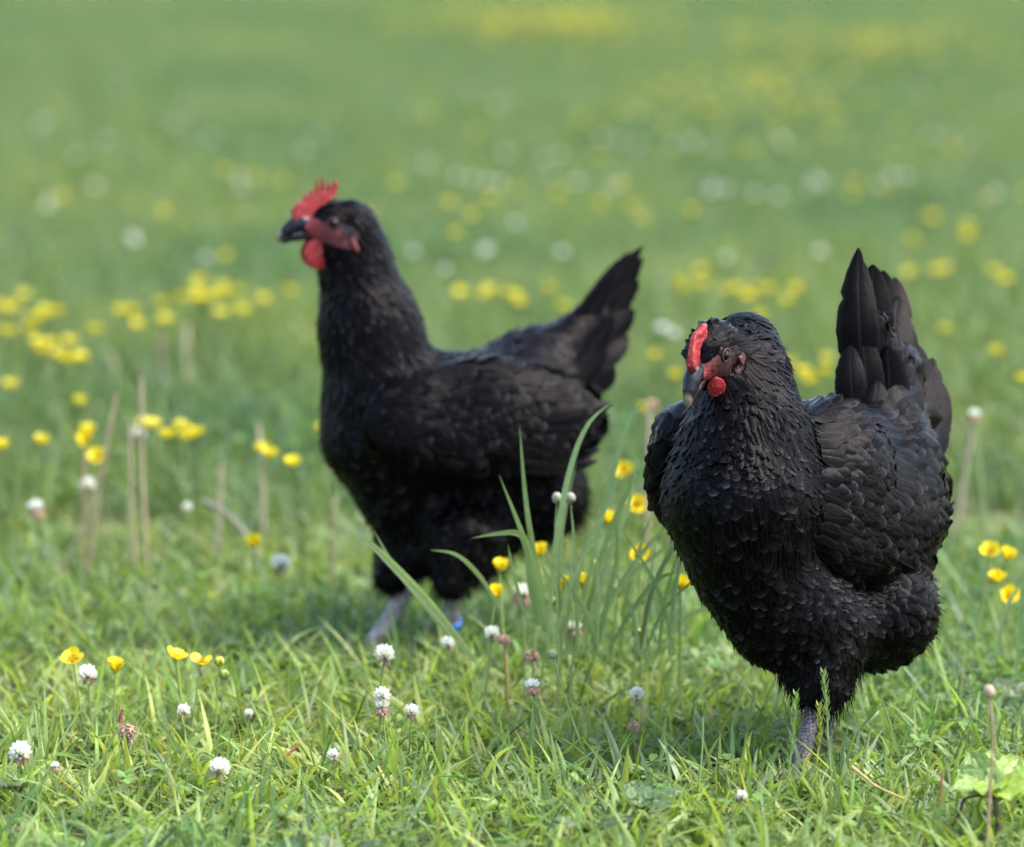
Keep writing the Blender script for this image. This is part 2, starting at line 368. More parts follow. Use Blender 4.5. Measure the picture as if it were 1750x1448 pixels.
big = .95 + .35 * (wob(pts, 1.7, 3) * .5 + .5) + .1 * r3.normal(size=NP_); big = np.where(pts[:, 1] < 4.4, .85, big)
sv = np.stack([np.full(NP_, 1.1), np.full(NP_, 1.1), big], -1).astype(np.float32); a = pm.attributes.new('scl', 'FLOAT_VECTOR', 'POINT'); a.data.foreach_set('vector', sv.ravel())
fo = obj('meadow_grass', pm); props(fo, 'soft blurred meadow grass stretching away behind the hens', kind='stuff')
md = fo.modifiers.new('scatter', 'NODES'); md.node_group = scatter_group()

# ------------------------------------------------------------------ hens
U = 1 / 1718.0                      # one head unit in metres
FACE = [(47, 14), (25, 16), (5, 18), (-18, 14), (-36, 2), (-44, -20), (-37, -44), (-22, -48), (0, -42), (15, -36), (36, -27), (48, -8)]
COMB = [(63, 8), (66, 24), (58, 33), (48, 36), (42, 48), (37, 42), (31, 55), (26, 44), (21, 70), (16, 49), (11, 75), (6, 49), (1, 66), (-3, 56), (-10, 66), (-17, 58), (-11, 44), (0, 34), (18, 26), (27, 16), (32, 2), (50, 0)]
def skull(q):
    q = q * np.array([1, 1, 1.15])
    d = cone_d(q, (0, -2, 0), (-30, -8, 0), 33, 38); d = smin(d, cone_d(q, (0, -6, 0), (42, -6, 0), 30, 15), 14); return d

class Hen:
    def __init__(s, label, d0, tanyaw, xref, prims, seed):
        s.r = np.random.default_rng(seed); s.d0 = d0; s.s = F / d0; s.ty = tanyaw; s.xref = xref; s.prims = []
        for (a, b, flow, size, grow) in prims:
            s.prims.append((s.P(*a[:3]), s.P(*b[:3]), a[3] / s.s, b[3] / s.s, basis(flow), size, grow))
        s.label = label
    def P(s, px, py, dz=0.0):
        return W(px, py, s.d0 + (px - s.xref) / s.s * s.ty + dz)
    def set_head(s, eye_px, yaw, pitch, roll=0.0, size=1.0):
        "eye_px: where the visible eye is; forward turned yaw towards the viewer, pitch down"
        c, n = math.cos(yaw), math.sin(yaw); ct, st = math.cos(pitch), math.sin(pitch)
        s.f = unit([-ct * c, -ct * n, -st]); s.u = unit([-st * c, -st * n, ct]); s.l = np.cross(s.u, s.f)
        if roll: s.u, s.l = math.cos(roll) * s.u + math.sin(roll) * s.l, math.cos(roll) * s.l - math.sin(roll) * s.u
        s.hu = U * size; s.ho = s.P(*eye_px) - s.l * 27 * s.hu
    def H(s, q): return s.ho + (np.asarray(q, float) * s.hu) @ np.stack([s.f, s.u, s.l])
    def Hinv(s, P): return (P - s.ho) @ np.stack([s.f, s.u, s.l]).T / s.hu
    def dists(s, P): return np.stack([cone_d(P, a, b, r1, r2) for a, b, r1, r2, *_ in s.prims] + [skull(s.Hinv(P)) * s.hu])
    def sdf(s, P, k=.022):
        D = s.dists(P); d = D[0]
        for i in range(1, len(D)): d = smin(d, D[i], k)
        return d
    def local(s, f, lo, hi, h):
        "surface of a head part, head units in, place coordinates out"
        V, Q = surface_nets(f, lo, hi, h); return V, Q

def feathers(sdf, P, Nn, flow, L, Wd, lift0, lift1, r, cols, m=6, point=0.0, conv=.10):
    N = len(P); fl = flow - (flow * Nn).sum(1, keepdims=True) * Nn; fl = unit(fl); sd_ = np.cross(Nn, fl)
    ang = r.normal(0, .08, N)[:, None]; fl = fl * np.cos(ang) + sd_ * np.sin(ang); C = np.zeros((N, m, 3)); t = np.sin(np.linspace(0, math.pi / 2, m)); q = P - Nn * .002
    nrm = np.zeros_like(C); dirv = fl; e = .0015
    flick = np.where(r.random(N) < .28, r.uniform(.2, 1.0, N), 0) * .0030
    for k in range(m):
        g = np.stack([sdf(q + e * np.eye(3)[i]) - sdf(q - e * np.eye(3)[i]) for i in range(3)], -1); n = unit(g); d = sdf(q)
        want = lift0 + (lift1 - lift0) * t[k] ** 1.5 + flick * t[k] ** 6
        c = q - n * np.clip(d - want, -.008, .008)[:, None]
        C[:, k] = c; nrm[:, k] = n; dirv = unit(dirv - (dirv * n).sum(1, keepdims=True) * n * .9); q = c + dirv * (L * (t[k + 1] - t[k]))[:, None] if k < m - 1 else c
    T = unit(np.gradient(C, axis=1)); S = unit(np.cross(nrm, T)); roll = r.normal(0, .08, N)[:, None, None]
    S = S * np.cos(roll) + nrm * np.sin(roll)
    prof = np.minimum(1, .35 + t * 2.2) * np.where(t > .5, (1 - np.clip((t - .5) / .5, 0, 1) ** (2.6 - 1.6 * point)) ** (.5 + .4 * point), 1); prof[-1] = .22 - .16 * point
    S = S * (Wd[:, None] * .5 * prof[None])[..., None]; K = -nrm * (Wd[:, None] * conv * prof[None])[..., None]
    sh = unit(S); ng = unit(np.cross(S, T)); ng = ng * np.sign((ng * nrm).sum(-1, keepdims=True) + 1e-9); nb = unit(nrm * .42 + ng * .58)
    VN.append(np.stack([unit(nb - sh * .30), nb, unit(nb + sh * .30)], 2).reshape(-1, 3))
    v, f, c, u = ribbons(C, S, K, cols, ((.060, .054, .060), np.where(r.random(N) < .28, r.uniform(.1, .8, N), 0)))  # some feathers get a glint painted in as a pale tip
    return v, f[:, ::-1], c, u
VN = []                             # soft vane normals of the feathers built since the list was last emptied
def set_normals(o):
    n = np.concatenate(VN); VN.clear(); assert len(n) == len(o.data.vertices); o.data.normals_split_custom_set_from_vertices(n.astype(np.float32))

def sample(V, Q, n, r, mind):
    "points on a quad mesh, roughly evenly spread"
    A = V[Q]; ar = .5 * np.linalg.norm(np.cross(A[:, 2] - A[:, 0], A[:, 3] - A[:, 1]), axis=1); i = r.choice(len(Q), n, p=ar / ar.sum()); u, v = r.random((2, n, 1))
    P = (A[i, 0] * (1 - u) + A[i, 1] * u) * (1 - v) + (A[i, 3] * (1 - u) + A[i, 2] * u) * v
    cell = {}; keep = []
    md = np.broadcast_to(mind(P), (n,)); 
    for j in range(n):
        h = md[j]; k = tuple((P[j] // h).astype(int)) + (round(h * 1e5),)
        if k in cell: continue
        cell[k] = 1; keep.append(j)
    return P[keep]
def grad(f, P, e=.0015):
    return unit(np.stack([f(P + e * np.eye(3)[i]) - f(P - e * np.eye(3)[i]) for i in range(3)], -1))
def fcol(r, n, brown=.08):
    c = np.tile(np.array([[.0010, .00085, .0009]]), (n, 1)) * r.uniform(.55, 1.5, (n, 1)); b = r.random(n) < brown; c[b] = np.array([.0055, .0042, .0038]) * r.uniform(.7, 1.3, (b.sum(), 1)); return c

def plume(pts, width, nrm, m=14, point=.5, bend=.0, col=(.011, .010, .011), conv=.12, r=None):
    "one large feather along a path, with barbs slightly parted at the edges"
    C = curve(pts, m)[None]; T = unit(np.gradient(C[0], axis=0)); S = unit(np.cross(np.asarray(nrm), T)); t = np.linspace(0, 1, m)
    prof = np.minimum(1, .30 + t * 1.5) * np.where(t > .55, (1 - np.clip((t - .55) / .45, 0, 1) ** (2.4 - point)) ** (.55 + .3 * point), 1); prof[-1] = .05
    N = unit(np.cross(T, S)); wv, wu = (1 + r.normal(0, .018, (2, m)) - .20 * (r.random((2, m)) < .035)) if r is not None else np.ones((2, m))
    Sv = S * (width * .5 * prof * wv)[:, None]; Su = S * (width * .5 * prof * wu)[:, None]; K = -N * (width * conv * prof)[:, None] * (1 if np.dot(N[0], nrm) > 0 else -1)
    # five vertices across for a smooth vane
    V = np.stack([C[0] - Sv + K, C[0] - Sv * .5 + K * .3, C[0], C[0] + Su * .5 + K * .3, C[0] + Su + K], 1).reshape(-1, 3)
    q = gquads(m, 5); uv = np.stack(np.meshgrid(t * 4.5, [-1, -.5, 0, .5, 1], indexing='ij')[::-1], -1).reshape(-1, 2)
    return V, q, np.tile(np.asarray(col), (len(V), 1)), uv

def build_hen(h, base, tails, tail_n, wings, legs, wattle_scale, comb_scale, down_regions, wrot=.25, comb_poly=COMB, comb_th=9.5, leg_col=(.20, .18, .185), face_red=1.0, comb_round=1.3):
    root = empty('hen', base, h.label, 'hen', 'black hens walking on the grass'); r = h.r
    def part(name, V, Q, mat, col, uv=None, parent=root):
        if np.ndim(col) == 1: col = np.tile(np.asarray(col, float), (len(V), 1))
        return obj(name, mesh_np(name, V, Q, col, uv if uv is not None else np.zeros((len(V), 2))), mat, parent, base)
    # continuous body
    al = np.concatenate([np.stack([a - r1, a + r1, b - r2, b + r2]) for a, b, r1, r2, *_ in h.prims] + [h.H([[-70, -50, -45], [60, 40, 45]])])
    lo, hi = al.min(0) - .03, al.max(0) + .03
    V, Q = surface_nets(h.sdf, lo, hi, .006); part('body', V, Q, M_DOWN, (.011, .010, .010))
    # plumage
    flows = np.stack([p[4] for p in h.prims] + [unit(-h.f * .9 - h.u * .55)]); sizes = np.array([p[5] for p in h.prims] + [(.011, .006)])
    grows = np.array([p[6] for p in h.prims] + [.2])
    def fld(P):
        D = h.dists(P); wt = np.exp(-(D - D.min(0)) / .009); wt /= wt.sum(0); return wt
    mind = lambda P: np.round(np.clip((fld(P).T @ sizes)[:, 1] * .62, .003, .02), 4)
    PL = []
    for lay, n0 in ((0, 9000), (1, 15000)):
        P = sample(V, Q, n0, r, lambda P: mind(P) * (1.25 if lay == 0 else 1.0))
        q = h.Hinv(P); infc = (poly_d(q[:, :2], FACE) < -5) & (np.abs(q[:, 2]) < 42) & (np.abs(q[:, 2]) > 4); cb = (q[:, 0] > 36) & (np.abs(q[:, 1]) < 60)& (np.abs(q[:, 2]) < 42)
        P = P[~(infc | cb)]; wt = fld(P).T; sz = wt @ sizes; fl = unit(wt @ flows); gr = wt @ grows; n = grad(h.sdf, P)
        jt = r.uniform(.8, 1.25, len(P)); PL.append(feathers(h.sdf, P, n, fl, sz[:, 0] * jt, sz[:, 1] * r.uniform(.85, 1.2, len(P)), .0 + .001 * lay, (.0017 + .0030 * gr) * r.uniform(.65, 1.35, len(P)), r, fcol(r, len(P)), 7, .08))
    P = sample(V, Q, 60000, r, lambda P: .0021); q = h.Hinv(P); P = P[(poly_d(q[:, :2], FACE) < 4) & (np.abs(q[:, 2]) < 44) & (np.abs(q[:, 2]) > 6) & (q[:, 0] < 40) & (np.hypot(q[:, 0], q[:, 1]) > 12)]; q = h.Hinv(P); P = P[r.random(len(P)) < .10 + (.9 - .5 * min(face_red, 1.4)) * np.clip((4 - q[:, 0]) / 40, 0, 1)]
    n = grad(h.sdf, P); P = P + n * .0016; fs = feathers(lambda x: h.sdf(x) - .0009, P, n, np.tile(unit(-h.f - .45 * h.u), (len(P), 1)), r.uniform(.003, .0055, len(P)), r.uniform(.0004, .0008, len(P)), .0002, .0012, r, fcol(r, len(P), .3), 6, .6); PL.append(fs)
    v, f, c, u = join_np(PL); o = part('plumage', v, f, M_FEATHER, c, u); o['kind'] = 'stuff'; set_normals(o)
    # soft down at the rear and thighs
    DN = []
    for (px, py, dz, rad, n, flow) in down_regions:
        P0 = sample(V, Q, 30000, r, lambda P: .0022); ctr = h.P(px, py, dz); P0 = P0[np.linalg.norm(P0 - ctr, axis=1) < rad / h.s][:n]
        nn = grad(h.sdf, P0); fl = unit(basis(flow) + nn * .30 + r.normal(0, .22, P0.shape)); L = r.uniform(.006, .015, len(P0)); t = np.linspace(0, 1, 4)
        C = P0[:, None] + nn[:, None] * .002 + fl[:, None] * (L[:, None] * t)[..., None]; C[..., 2] -= (L[:, None] * t ** 2 * .35)
        S = unit(np.cross(fl, r.normal(size=fl.shape)))[:, None] * (np.array([.00035, .00035, .0003, .0001]))[None, :, None]; DN.append(ribbons(C, S, S * 0, fcol(r, len(P0), .5)))
    if DN:
        v, f, c, u = join_np(DN); o = part('down', v, f, M_DOWN, c, u); o['kind'] = 'stuff'
    # wings
    for (c0, back, out, up, rad, nfe, low) in wings:
        c0 = h.P(*c0); b_, o_ = basis(back), basis(out); u_ = unit(np.cross(b_, o_)); u_ = u_ if u_[2] > 0 else -u_; o_ = unit(o_ - (o_ @ b_) * b_); M = np.stack([b_, u_, o_])
        el = lambda P: ell_d(P, c0, M, rad) + .004 * wob(P, 40, 2); fe = lambda P: smin(el(P), h.sdf(P), .014); ext = np.array(rad).max() + .02
        wv, wq = surface_nets(el, c0 - ext, c0 + ext, .007); wp = part('wing', wv, wq, M_DOWN, (.011, .010, .010))
        P = sample(wv, wq, 9000, r, lambda P: .0092); P = P[(h.sdf(P) > -.0025)]; n = grad(fe, P); P = P - n * fe(P)[:, None]; lo_ = ((P - c0) @ b_) / rad[0]
        L = .022 + .020 * np.clip(lo_ * .5 + .5, 0, 1); n = grad(fe, P); fl = np.tile(unit(b_ - u_ * .28), (len(P), 1))
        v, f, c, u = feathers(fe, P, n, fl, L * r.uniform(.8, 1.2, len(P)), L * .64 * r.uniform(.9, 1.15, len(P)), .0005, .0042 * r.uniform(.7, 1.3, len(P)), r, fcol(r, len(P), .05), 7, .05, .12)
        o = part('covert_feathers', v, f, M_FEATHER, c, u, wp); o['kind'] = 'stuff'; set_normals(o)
        for k in range(nfe):
            z = k / max(nfe - 1, 1); a = c0 + b_ * rad[0] * (-.20 + .30 * z) + u_ * rad[1] * (-.60 + .45 * z) + o_ * rad[2] * (.50 + .12 * z)
            e = c0 + b_ * rad[0] * (low + .16 * z) + u_ * rad[1] * (-.75 + .95 * z) + o_ * rad[2] * (.18 + .22 * z); mid = (a + e) / 2 + o_ * rad[2] * .42 - u_ * rad[1] * .08
            V1 = plume([a, mid, e], .025, o_, 10, .3, col=fcol(r, 1)[0], r=r); part('wing_feather', *V1[:2], M_FEATHER, V1[2], V1[3], wp)
    # tail, feather by feather
    for (b0, m0, t0, wd, br) in tails:
        nr = basis(tail_n + np.array([r.normal(0, .12), r.normal(0, .12), 0])); V1 = plume([h.P(*b0), h.P(*m0), h.P(*t0)], wd / h.s, nr, 30, .75 if t0[1] < 430 else .3, col=(.014, .009, .007) if br else fcol(r, 1, 0)[0] * 1.1, r=r)
        part('tail_feather', *V1[:2], M_FEATHER, V1[2], V1[3])
    # head parts (head units, surface nets)
    def onskin(q, off):
        p = h.H(q)[None]
        for _ in range(5): p = p - grad(h.sdf, p) * (h.sdf(p) - off * h.hu)[:, None]
        return h.Hinv(p)[0]
    def hp(name, fn, lo, hi, st, mat, colf):
        v, q = surface_nets(fn, lo, hi, st); return part(name, h.H(v), q, mat, colf(v))
    def face(q):
        a = h.sdf(h.H(q)) / h.hu - .7 - .7 * wob(q, .35, 5) - .5 * wob(q, .8, 6); b = poly_d(q[:, :2], FACE) ; return -smin(-a, -b, 5.0) 
    def fcolr(v):
        e = np.hypot(v[:, 0], v[:, 1] * 1.1); ear = np.hypot(v[:, 0] + 30, (v[:, 1] + 10)); k = np.clip((15 - e) / 6, 0, 1) * .9 + .95 * np.clip((24 - ear) / 12, 0, 1) + .35 * np.clip(.1 + wob(v, .38, 9), 0, 1); k = np.clip(k, 0, 1)[:, None]
        front = (np.clip((v[:, 0] - 8 - 10 * (1 - min(face_red, 1))) / 30, 0, 1) ** 1.3)[:, None]; red = np.array([.085, .015, .017]) * face_red * (1 - front) + np.array([.24, .026, .027]) * front; return red * (1 - k) + np.array([.010, .006, .006]) * k
    hp('face', face, (-52, -58, -44), (54, 26, 44), 1.6, M_FACE, fcolr)
    def beak_u(q):
        q = q * np.array([1, 1, 1.12]); c = [(36, 0, 12.5), (50, 1, 12.5), (64, -3, 11), (76, -11, 8.5), (85, -20, 5.5), (90, -28, 2)]; d = None
        for (a, b, r1), (a2, b2, r2) in zip(c, c[1:]): e = cone_d(q, (a, b, 0), (a2, b2, 0), r1, r2); d = e if d is None else smin(d, e, 10)
        return np.maximum(d, -(q[:, 1] + 15 + np.clip(q[:, 0] - 55, 0, 50) * .30 + np.clip(q[:, 0] - 80, 0, 50) * 2))
    hb = hp('upper_beak', beak_u, (24, -34, -20), (94, 22, 20), 1.1, M_BEAK, lambda v: np.array([.010, .011, .015]) * (1 - np.clip((v[:, 0] - 84.5) / 5, 0, 1))[:, None] + np.array([.18, .15, .10]) * np.clip((v[:, 0] - 84.5) / 5, 0, 1)[:, None])
    def beak_l(q): return np.maximum(smin(cone_d(q, (30, -18, 0), (58, -20, 0), 11, 8), cone_d(q, (58, -20, 0), (81, -29, 0), 8, 3.2), 5), (q[:, 1] + 15.4 + np.clip(q[:, 0] - 55, 0, 50) * .30))
    hp('lower_beak', beak_l, (16, -36, -16), (84, -6, 16), 1.1, M_BEAK, lambda v: np.tile([.016, .015, .017], (len(v), 1)))
    cb = np.array(comb_poly, float) * np.array([1, comb_scale]) + np.array([0, (1 - comb_scale) * 22])
    def comb(q):
        d2 = poly_d(q[:, :2], cb) + comb_round; th = comb_th - (comb_th - 3.5) * np.clip((q[:, 1] - 10) / 45, 0, 1); dz = np.abs(q[:, 2] - (1.2 if comb_round < 2 else 2.6) * np.sin(q[:, 0] * .11 + .05 * q[:, 1])) - th + comb_round
        return np.minimum(np.maximum(d2, dz), 0) + np.hypot(np.maximum(d2, 0), np.maximum(dz, 0)) - comb_round + (.15 if comb_round < 2 else .5) * wob(q, .4, 3) + (0 if comb_round < 2 else .4 * wob(q, .9, 12)) + .15 * wob(q, 1.1, 4)
    hp('comb', comb, (-22, -6, -16), (72, 78, 16), 1.0, M_RED, lambda v: np.tile([.25, .012, .016], (len(v), 1)) * (.85 + .15 * wob(v, .3, 2))[:, None])
    for sgn in (1, -1):
        ws = wattle_scale; wc = np.array([24, -26 - 24 * ws, sgn * (11 if wrot == .25 else 17)]); wr = np.array([26 if ws > .8 else 22, 26 if ws > .8 else 28, 5.5]) * ws
        ca, sa = math.cos(wrot * sgn), math.sin(wrot * sgn); Mw = np.array([[ca, 0, sa], [0, 1, 0], [-sa, 0, ca]])
        hp('wattle', lambda q: smin(ell_d(q, wc, Mw, wr), cone_d(q, (20, -24, sgn * 12), wc, 6 * ws, 5 * ws), 8) + .9 * wob(q, .22, 8), wc - 36, wc + 36, 1.2, M_RED, lambda v: np.tile([.24, .011, .014], (len(v), 1)))
        ec = onskin([-33, -38, sgn * 29], 1); Me = Euler((0, 0, .35)).to_matrix()
        hp('earlobe', lambda q: ell_d(q, ec, np.array(Me), (5.5, 15 * (.6 + .4 * ws), 3.2)) + .8 * wob(q, .4, 3), ec - 24, ec + 24, 1.3, M_FACE, lambda v: np.tile([.12, .018, .021], (len(v), 1)))
        bm = bpy.data.meshes.new('eye'); import bmesh; b_ = bmesh.new(); bmesh.ops.create_uvsphere(b_, u_segments=20, v_segments=14, radius=8.6 * h.hu); b_.to_mesh(bm); b_.free()
        for p_ in bm.polygons: p_.use_smooth = True
        eo = obj('eye', bm, M_EYE, root); eo.location = Vector(h.H(onskin([0, 0, sgn * 28], -3.4))) - Vector(base)
        ep = onskin([0, 0, sgn * 28], 1.2); th = np.linspace(0, 2 * math.pi, 25); ring = np.stack([9.8 * np.cos(th), 8.6 * np.sin(th), 0 * th], -1) + ep; ring[:, 2] += sgn * (-.10 * ring[:, 0])
        vv, ff, cc, uu = tube_np(h.H(ring), 1.3 * h.hu, 8, (.06, .016, .016)); part('eyelid', vv, ff, M_FACE, cc, uu)
    # legs
    for (hock, foot, rad, toe, band) in legs:
        a = h.P(*hock) if len(hock) == 3 else hock; g_ = foot; m = 46; t = np.linspace(0, 1, m); P = curve([a + (a - g_) * .25 + np.array([0, .01, 0]), a, (a + g_) / 2 - np.array([0, .002, 0]), g_ + np.array([0, 0, .008])], m)
        rr = rad * (1.12 - .25 * np.sin(t * math.pi) ** 1 ) * (1 + .11 * (np.abs(np.sin(t * math.pi * 15)) - .5)); LG = [tube_np(P, rr, 16)]
        fd = basis(toe); fd[2] = 0; fd = unit(fd); lf = np.array([-fd[1], fd[0], 0]); f0 = g_ + np.array([0, 0, .010])
        for ang, L in ((0, .062), (.55, .048), (-.55, .048), (math.pi - .3, .026)):
            dv = fd * math.cos(ang) + lf * math.sin(ang); pts = [f0, f0 + dv * L * .3 + np.array([0, 0, .004]), f0 + dv * L * .7 - np.array([0, 0, .003]), f0 + dv * L - np.array([0, 0, .006]), f0 + dv * L * 1.22 - np.array([0, 0, .012])]; tt = np.linspace(0, 1, 30)
            LG.append(tube_np(curve(pts, 30), np.interp(tt, [0, .7, .85, 1], [rad * .62, rad * .45, rad * .3, .0006]) * (1 + .09 * (np.abs(np.sin(tt * 30)) - .5)), 10))
        v, f, c, u = join_np(LG); sc_ = .8 + .35 * np.clip(wob(v, 260, 4), -1, 1)[:, None]; lg = part('leg', v, f, M_LEG, np.array(leg_col) * sc_, u)
        if band:
            k = int(m * band); ctr, ax = P[k], unit(P[k + 1] - P[k - 1]); tb = tube_np([ctr - ax * .006, ctr - ax * .005, ctr + ax * .005, ctr + ax * .006], [rad * 1.08, rad * 1.28, rad * 1.28, rad * 1.08], 20); part('leg_band', *tb[:2], M_BAND, tb[2], tb[3], lg)
    return root

S_, M_, N_ = (.020, .013), (.025, .017), (.034, .0078)    # contour, larger contour, hackle feather sizes
# hen nearer the camera: walks towards us and to the left, head lowered
D1 = 3.36
br, bk, dn = (.12, -1, .05), (.5, -.35, .75), (.1, -1, .1)
H1 = Hen('black hen on the right, in sharp focus, coming forward with its head lowered', D1, math.tan(R(52)), 1370, [
    ((1268, 850, 0, 133), (1268, 850, 0, 133), br, M_, .15),
    ((1370, 855, 0, 148), (1370, 855, 0, 148), (.35, -.8, .4), M_, .3),
    ((1480, 800, 0, 122), (1480, 800, 0, 122), bk, M_, .4),
    ((1288, 955, 0, 108), (1288, 955, 0, 108), br, M_, .25),
    ((1345, 1035, -.02, 108), (1345, 1035, -.02, 108), (.3, -.95, .1), S_, .5),
    ((1488, 1035, -.05, 108), (1488, 1035, -.05, 108), (.7, -.6, .4), S_, 1.0),
    ((1418, 1080, -.06, 72), (1402, 1168, -.07, 46), dn, S_, .6),
    ((1276, 735, 0, 106), (1268, 655, .02, 74), (.28, -1, .15), N_, .15),
    ((1268, 655, .02, 72), (1270, 596, .045, 60), (.5, -.9, .2), (.022, .006), .3),
    ((1410, 800, -.03, 112), (1440, 870, -.02, 112), (.35, -.75, .5), M_, .3),
    ((1165, 735, .14, 38), (1160, 800, .14, 30), (.0, -1, .3), M_, .6),
    ((1490, 760, 0, 95), (1525, 640, .0, 52), (.15, 1, .25), (.036, .017), .5),
    ((1500, 690, 0, 50), (1490, 560, .0, 26), (.0, 1, .1), (.045, .018), .3),
], 3)
H1.set_head((1236, 607, -.02), R(64), R(30))
g1 = Wz(1360, 1347)
hen1 = build_hen(H1, tuple(g1), [
    ((1495, 730, -.025), (1470, 580, -.03), (1467, 424, -.01), 78, 0), ((1515, 730, .01), (1492, 580, .01), (1492, 452, .02), 84, 0), ((1520, 730, .02), (1512, 590, .02), (1510, 462, .035), 84, 0), ((1520, 730, .035), (1528, 590, .035), (1530, 474, .05), 78, 1), ((1510, 720, .0), (1522, 610, .0), (1536, 506, .015), 80, 0),
    ((1530, 740, -.005), (1538, 640, -.005), (1550, 545, .01), 78, 0), ((1530, 750, -.02), (1556, 660, -.02), (1568, 588, .0), 74, 0), ((1545, 760, -.025), (1578, 690, -.025), (1594, 612, -.015), 66, 0),
    ((1545, 790, -.03), (1592, 740, -.03), (1612, 655, -.02), 64, 0), ((1490, 750, -.035), (1482, 660, -.04), (1474, 570, -.03), 70, 0), ((1505, 760, -.045), (1520, 680, -.05), (1516, 590, -.04), 72, 0),
    ((1520, 770, -.055), (1548, 700, -.06), (1556, 636, -.05), 66, 0), ((1470, 750, -.03), (1456, 670, -.03), (1453, 590, -.02), 56, 0), ((1540, 800, -.06), (1590, 760, -.06), (1612, 715, -.05), 60, 0), ((1500, 780, -.06), (1535, 720, -.065), (1580, 690, -.06), 60, 0), ((1480, 770, -.05), (1490, 710, -.055), (1500, 650, -.05), 60, 0),
    ((1510, 780, -.06), (1572, 712, -.06), (1614, 712, -.05), 56, 0), ((1520, 810, -.06), (1590, 772, -.06), (1622, 790, -.05), 58, 0), ((1520, 840, -.06), (1596, 826, -.06), (1624, 856, -.05), 60, 0), ((1515, 870, -.06), (1582, 876, -.06), (1606, 920, -.05), 60, 0), ((1490, 760, -.07), (1530, 690, -.075), (1572, 668, -.07), 54, 0), ((1470, 760, -.06), (1486, 715, -.065), (1520, 690, -.06), 50, 0)],
    np.array([.1, .25, -1.]), [((1480, 842, -.084), (.66, -.02, .76), (.80, .25, -.55), 0, (.110, .080, .027), 4, .62),
                               ((1190, 800, .15), (.45, -.15, .89), (-.85, .15, .5), 0, (.09, .055, .024), 0, .9)],
    [((1392, 1188, -.07), g1, .0080, (-.6, 0, -.8), 0), ((1418, 1150, -.02), Wz(1400, 1285), .0088, (-.6, 0, -.8), 0)], .62, .70,
    [(1540, 1030, -.03, 115, 1500, (.8, -.4, .3)), (1400, 1170, -.07, 80, 1500, (.05, -1, 0))], wrot=-.95, face_red=.5, comb_round=3.4, comb_th=8.0, comb_poly=[(60, 8), (62, 22), (56, 31), (50, 37), (41, 45), (33, 49), (24, 57), (14, 60), (5, 59), (-6, 61), (-14, 55), (-11, 44), (0, 34), (18, 26), (27, 16), (32, 2), (50, 0)])

# hen farther away: walks left, head high
D2 = 3.84
H2 = Hen('black hen on the left, slightly blurred, walking left with head held high', D2, math.tan(R(24)), 740, [
    ((655, 740, 0, 104), (655, 740, 0, 104), (.3, -1, .05), M_, .4),
    ((745, 742, 0, 138), (745, 742, 0, 138), (.7, -.6, .3), M_, .3),
    ((862, 722, 0, 128), (862, 722, 0, 128), (.95, -.25, .4), M_, .4),
    ((900, 628, .02, 64), (900, 628, .02, 64), (.9, .2, .4), M_, .4),
    ((690, 835, 0, 80), (690, 835, 0, 80), (.4, -.9, .1), M_, .5),
    ((785, 895, -.0, 98), (785, 895, -.0, 98), (.5, -.85, .2), S_, .8),
    ((912, 842, -.02, 84), (912, 842, -.02, 84), (.8, -.5, .3), S_, 1.0),
    ((788, 925, -.05, 64), (772, 995, -.06, 26), dn, S_, .6),
    ((688, 935, .01, 44), (668, 985, -.0, 25), dn, S_, .6),
    ((650, 650, 0, 96), (632, 560, 0, 78), (.35, -1, .1), N_, .2),
    ((632, 560, 0, 78), (604, 440, 0, 52), (.35, -1, .1), N_, .2),
    ((604, 440, 0, 52), (592, 402, 0, 44), (.6, -.8, .1), (.022, .007), .3),
    ((920, 655, 0, 74), (1010, 550, 0, 30), (.7, .65, .3), (.034, .018), .6),
], 4)
H2.set_head((570, 382, -.028), R(14), R(2))
g2, g3 = Wz(618, 1140), Wz(764, 1132)
hen2 = build_hen(H2, tuple((g2 + g3) / 2), [
    ((930, 640, 0), (1010, 530, 0), (1099, 420, 0), 44, 0), ((935, 650, .02), (1020, 550, .02), (1098, 440, .02), 46, 0), ((940, 660, -.01), (1025, 560, -.01), (1092, 480, -.01), 48, 0),
    ((945, 670, -.02), (1030, 580, -.02), (1084, 530, -.02), 50, 0), ((950, 690, -.03), (1030, 610, -.03), (1074, 575, -.03), 50, 0), ((950, 700, -.03), (1020, 650, -.03), (1050, 625, -.03), 50, 0),
    ((950, 710, -.04), (1000, 680, -.04), (1030, 670, -.04), 48, 0), ((935, 650, .05), (1005, 540, .05), (1075, 432, .05), 44, 0), ((930, 640, -.02), (990, 560, -.02), (1050, 470, -.02), 40, 0),
    ((940, 670, -.04), (1000, 610, -.04), (1050, 540, -.04), 46, 0), ((940, 690, -.05), (990, 650, -.05), (1035, 600, -.05), 44, 0)],
    np.array([.2, .2, -1.]), [((826, 722, -.084), (.955, .04, .30), (.42, .2, -.9), 0, (.125, .06, .028), 6, .9),
                              ((800, 722, .1), (.91, .03, .41), (-.42, .2, .9), 0, (.12, .06, .034), 0, .9)],
    [((690, 1012, .0), g2, .0092, (-.9, 0, -.4), 0), ((774, 1020, -.06), g3, .0085, (-.9, 0, -.4), .60)], 1.06, 1.12,
    [(930, 850, -.02, 85, 900, (.7, -.5, .2)), (770, 985, -.05, 70, 600, (0, -1, 0)), (670, 985, 0, 60, 500, (0, -1, 0)), (830, 950, 0, 80, 500, (.3, -1, 0))], leg_col=(.46, .42, .43), face_red=1.5)

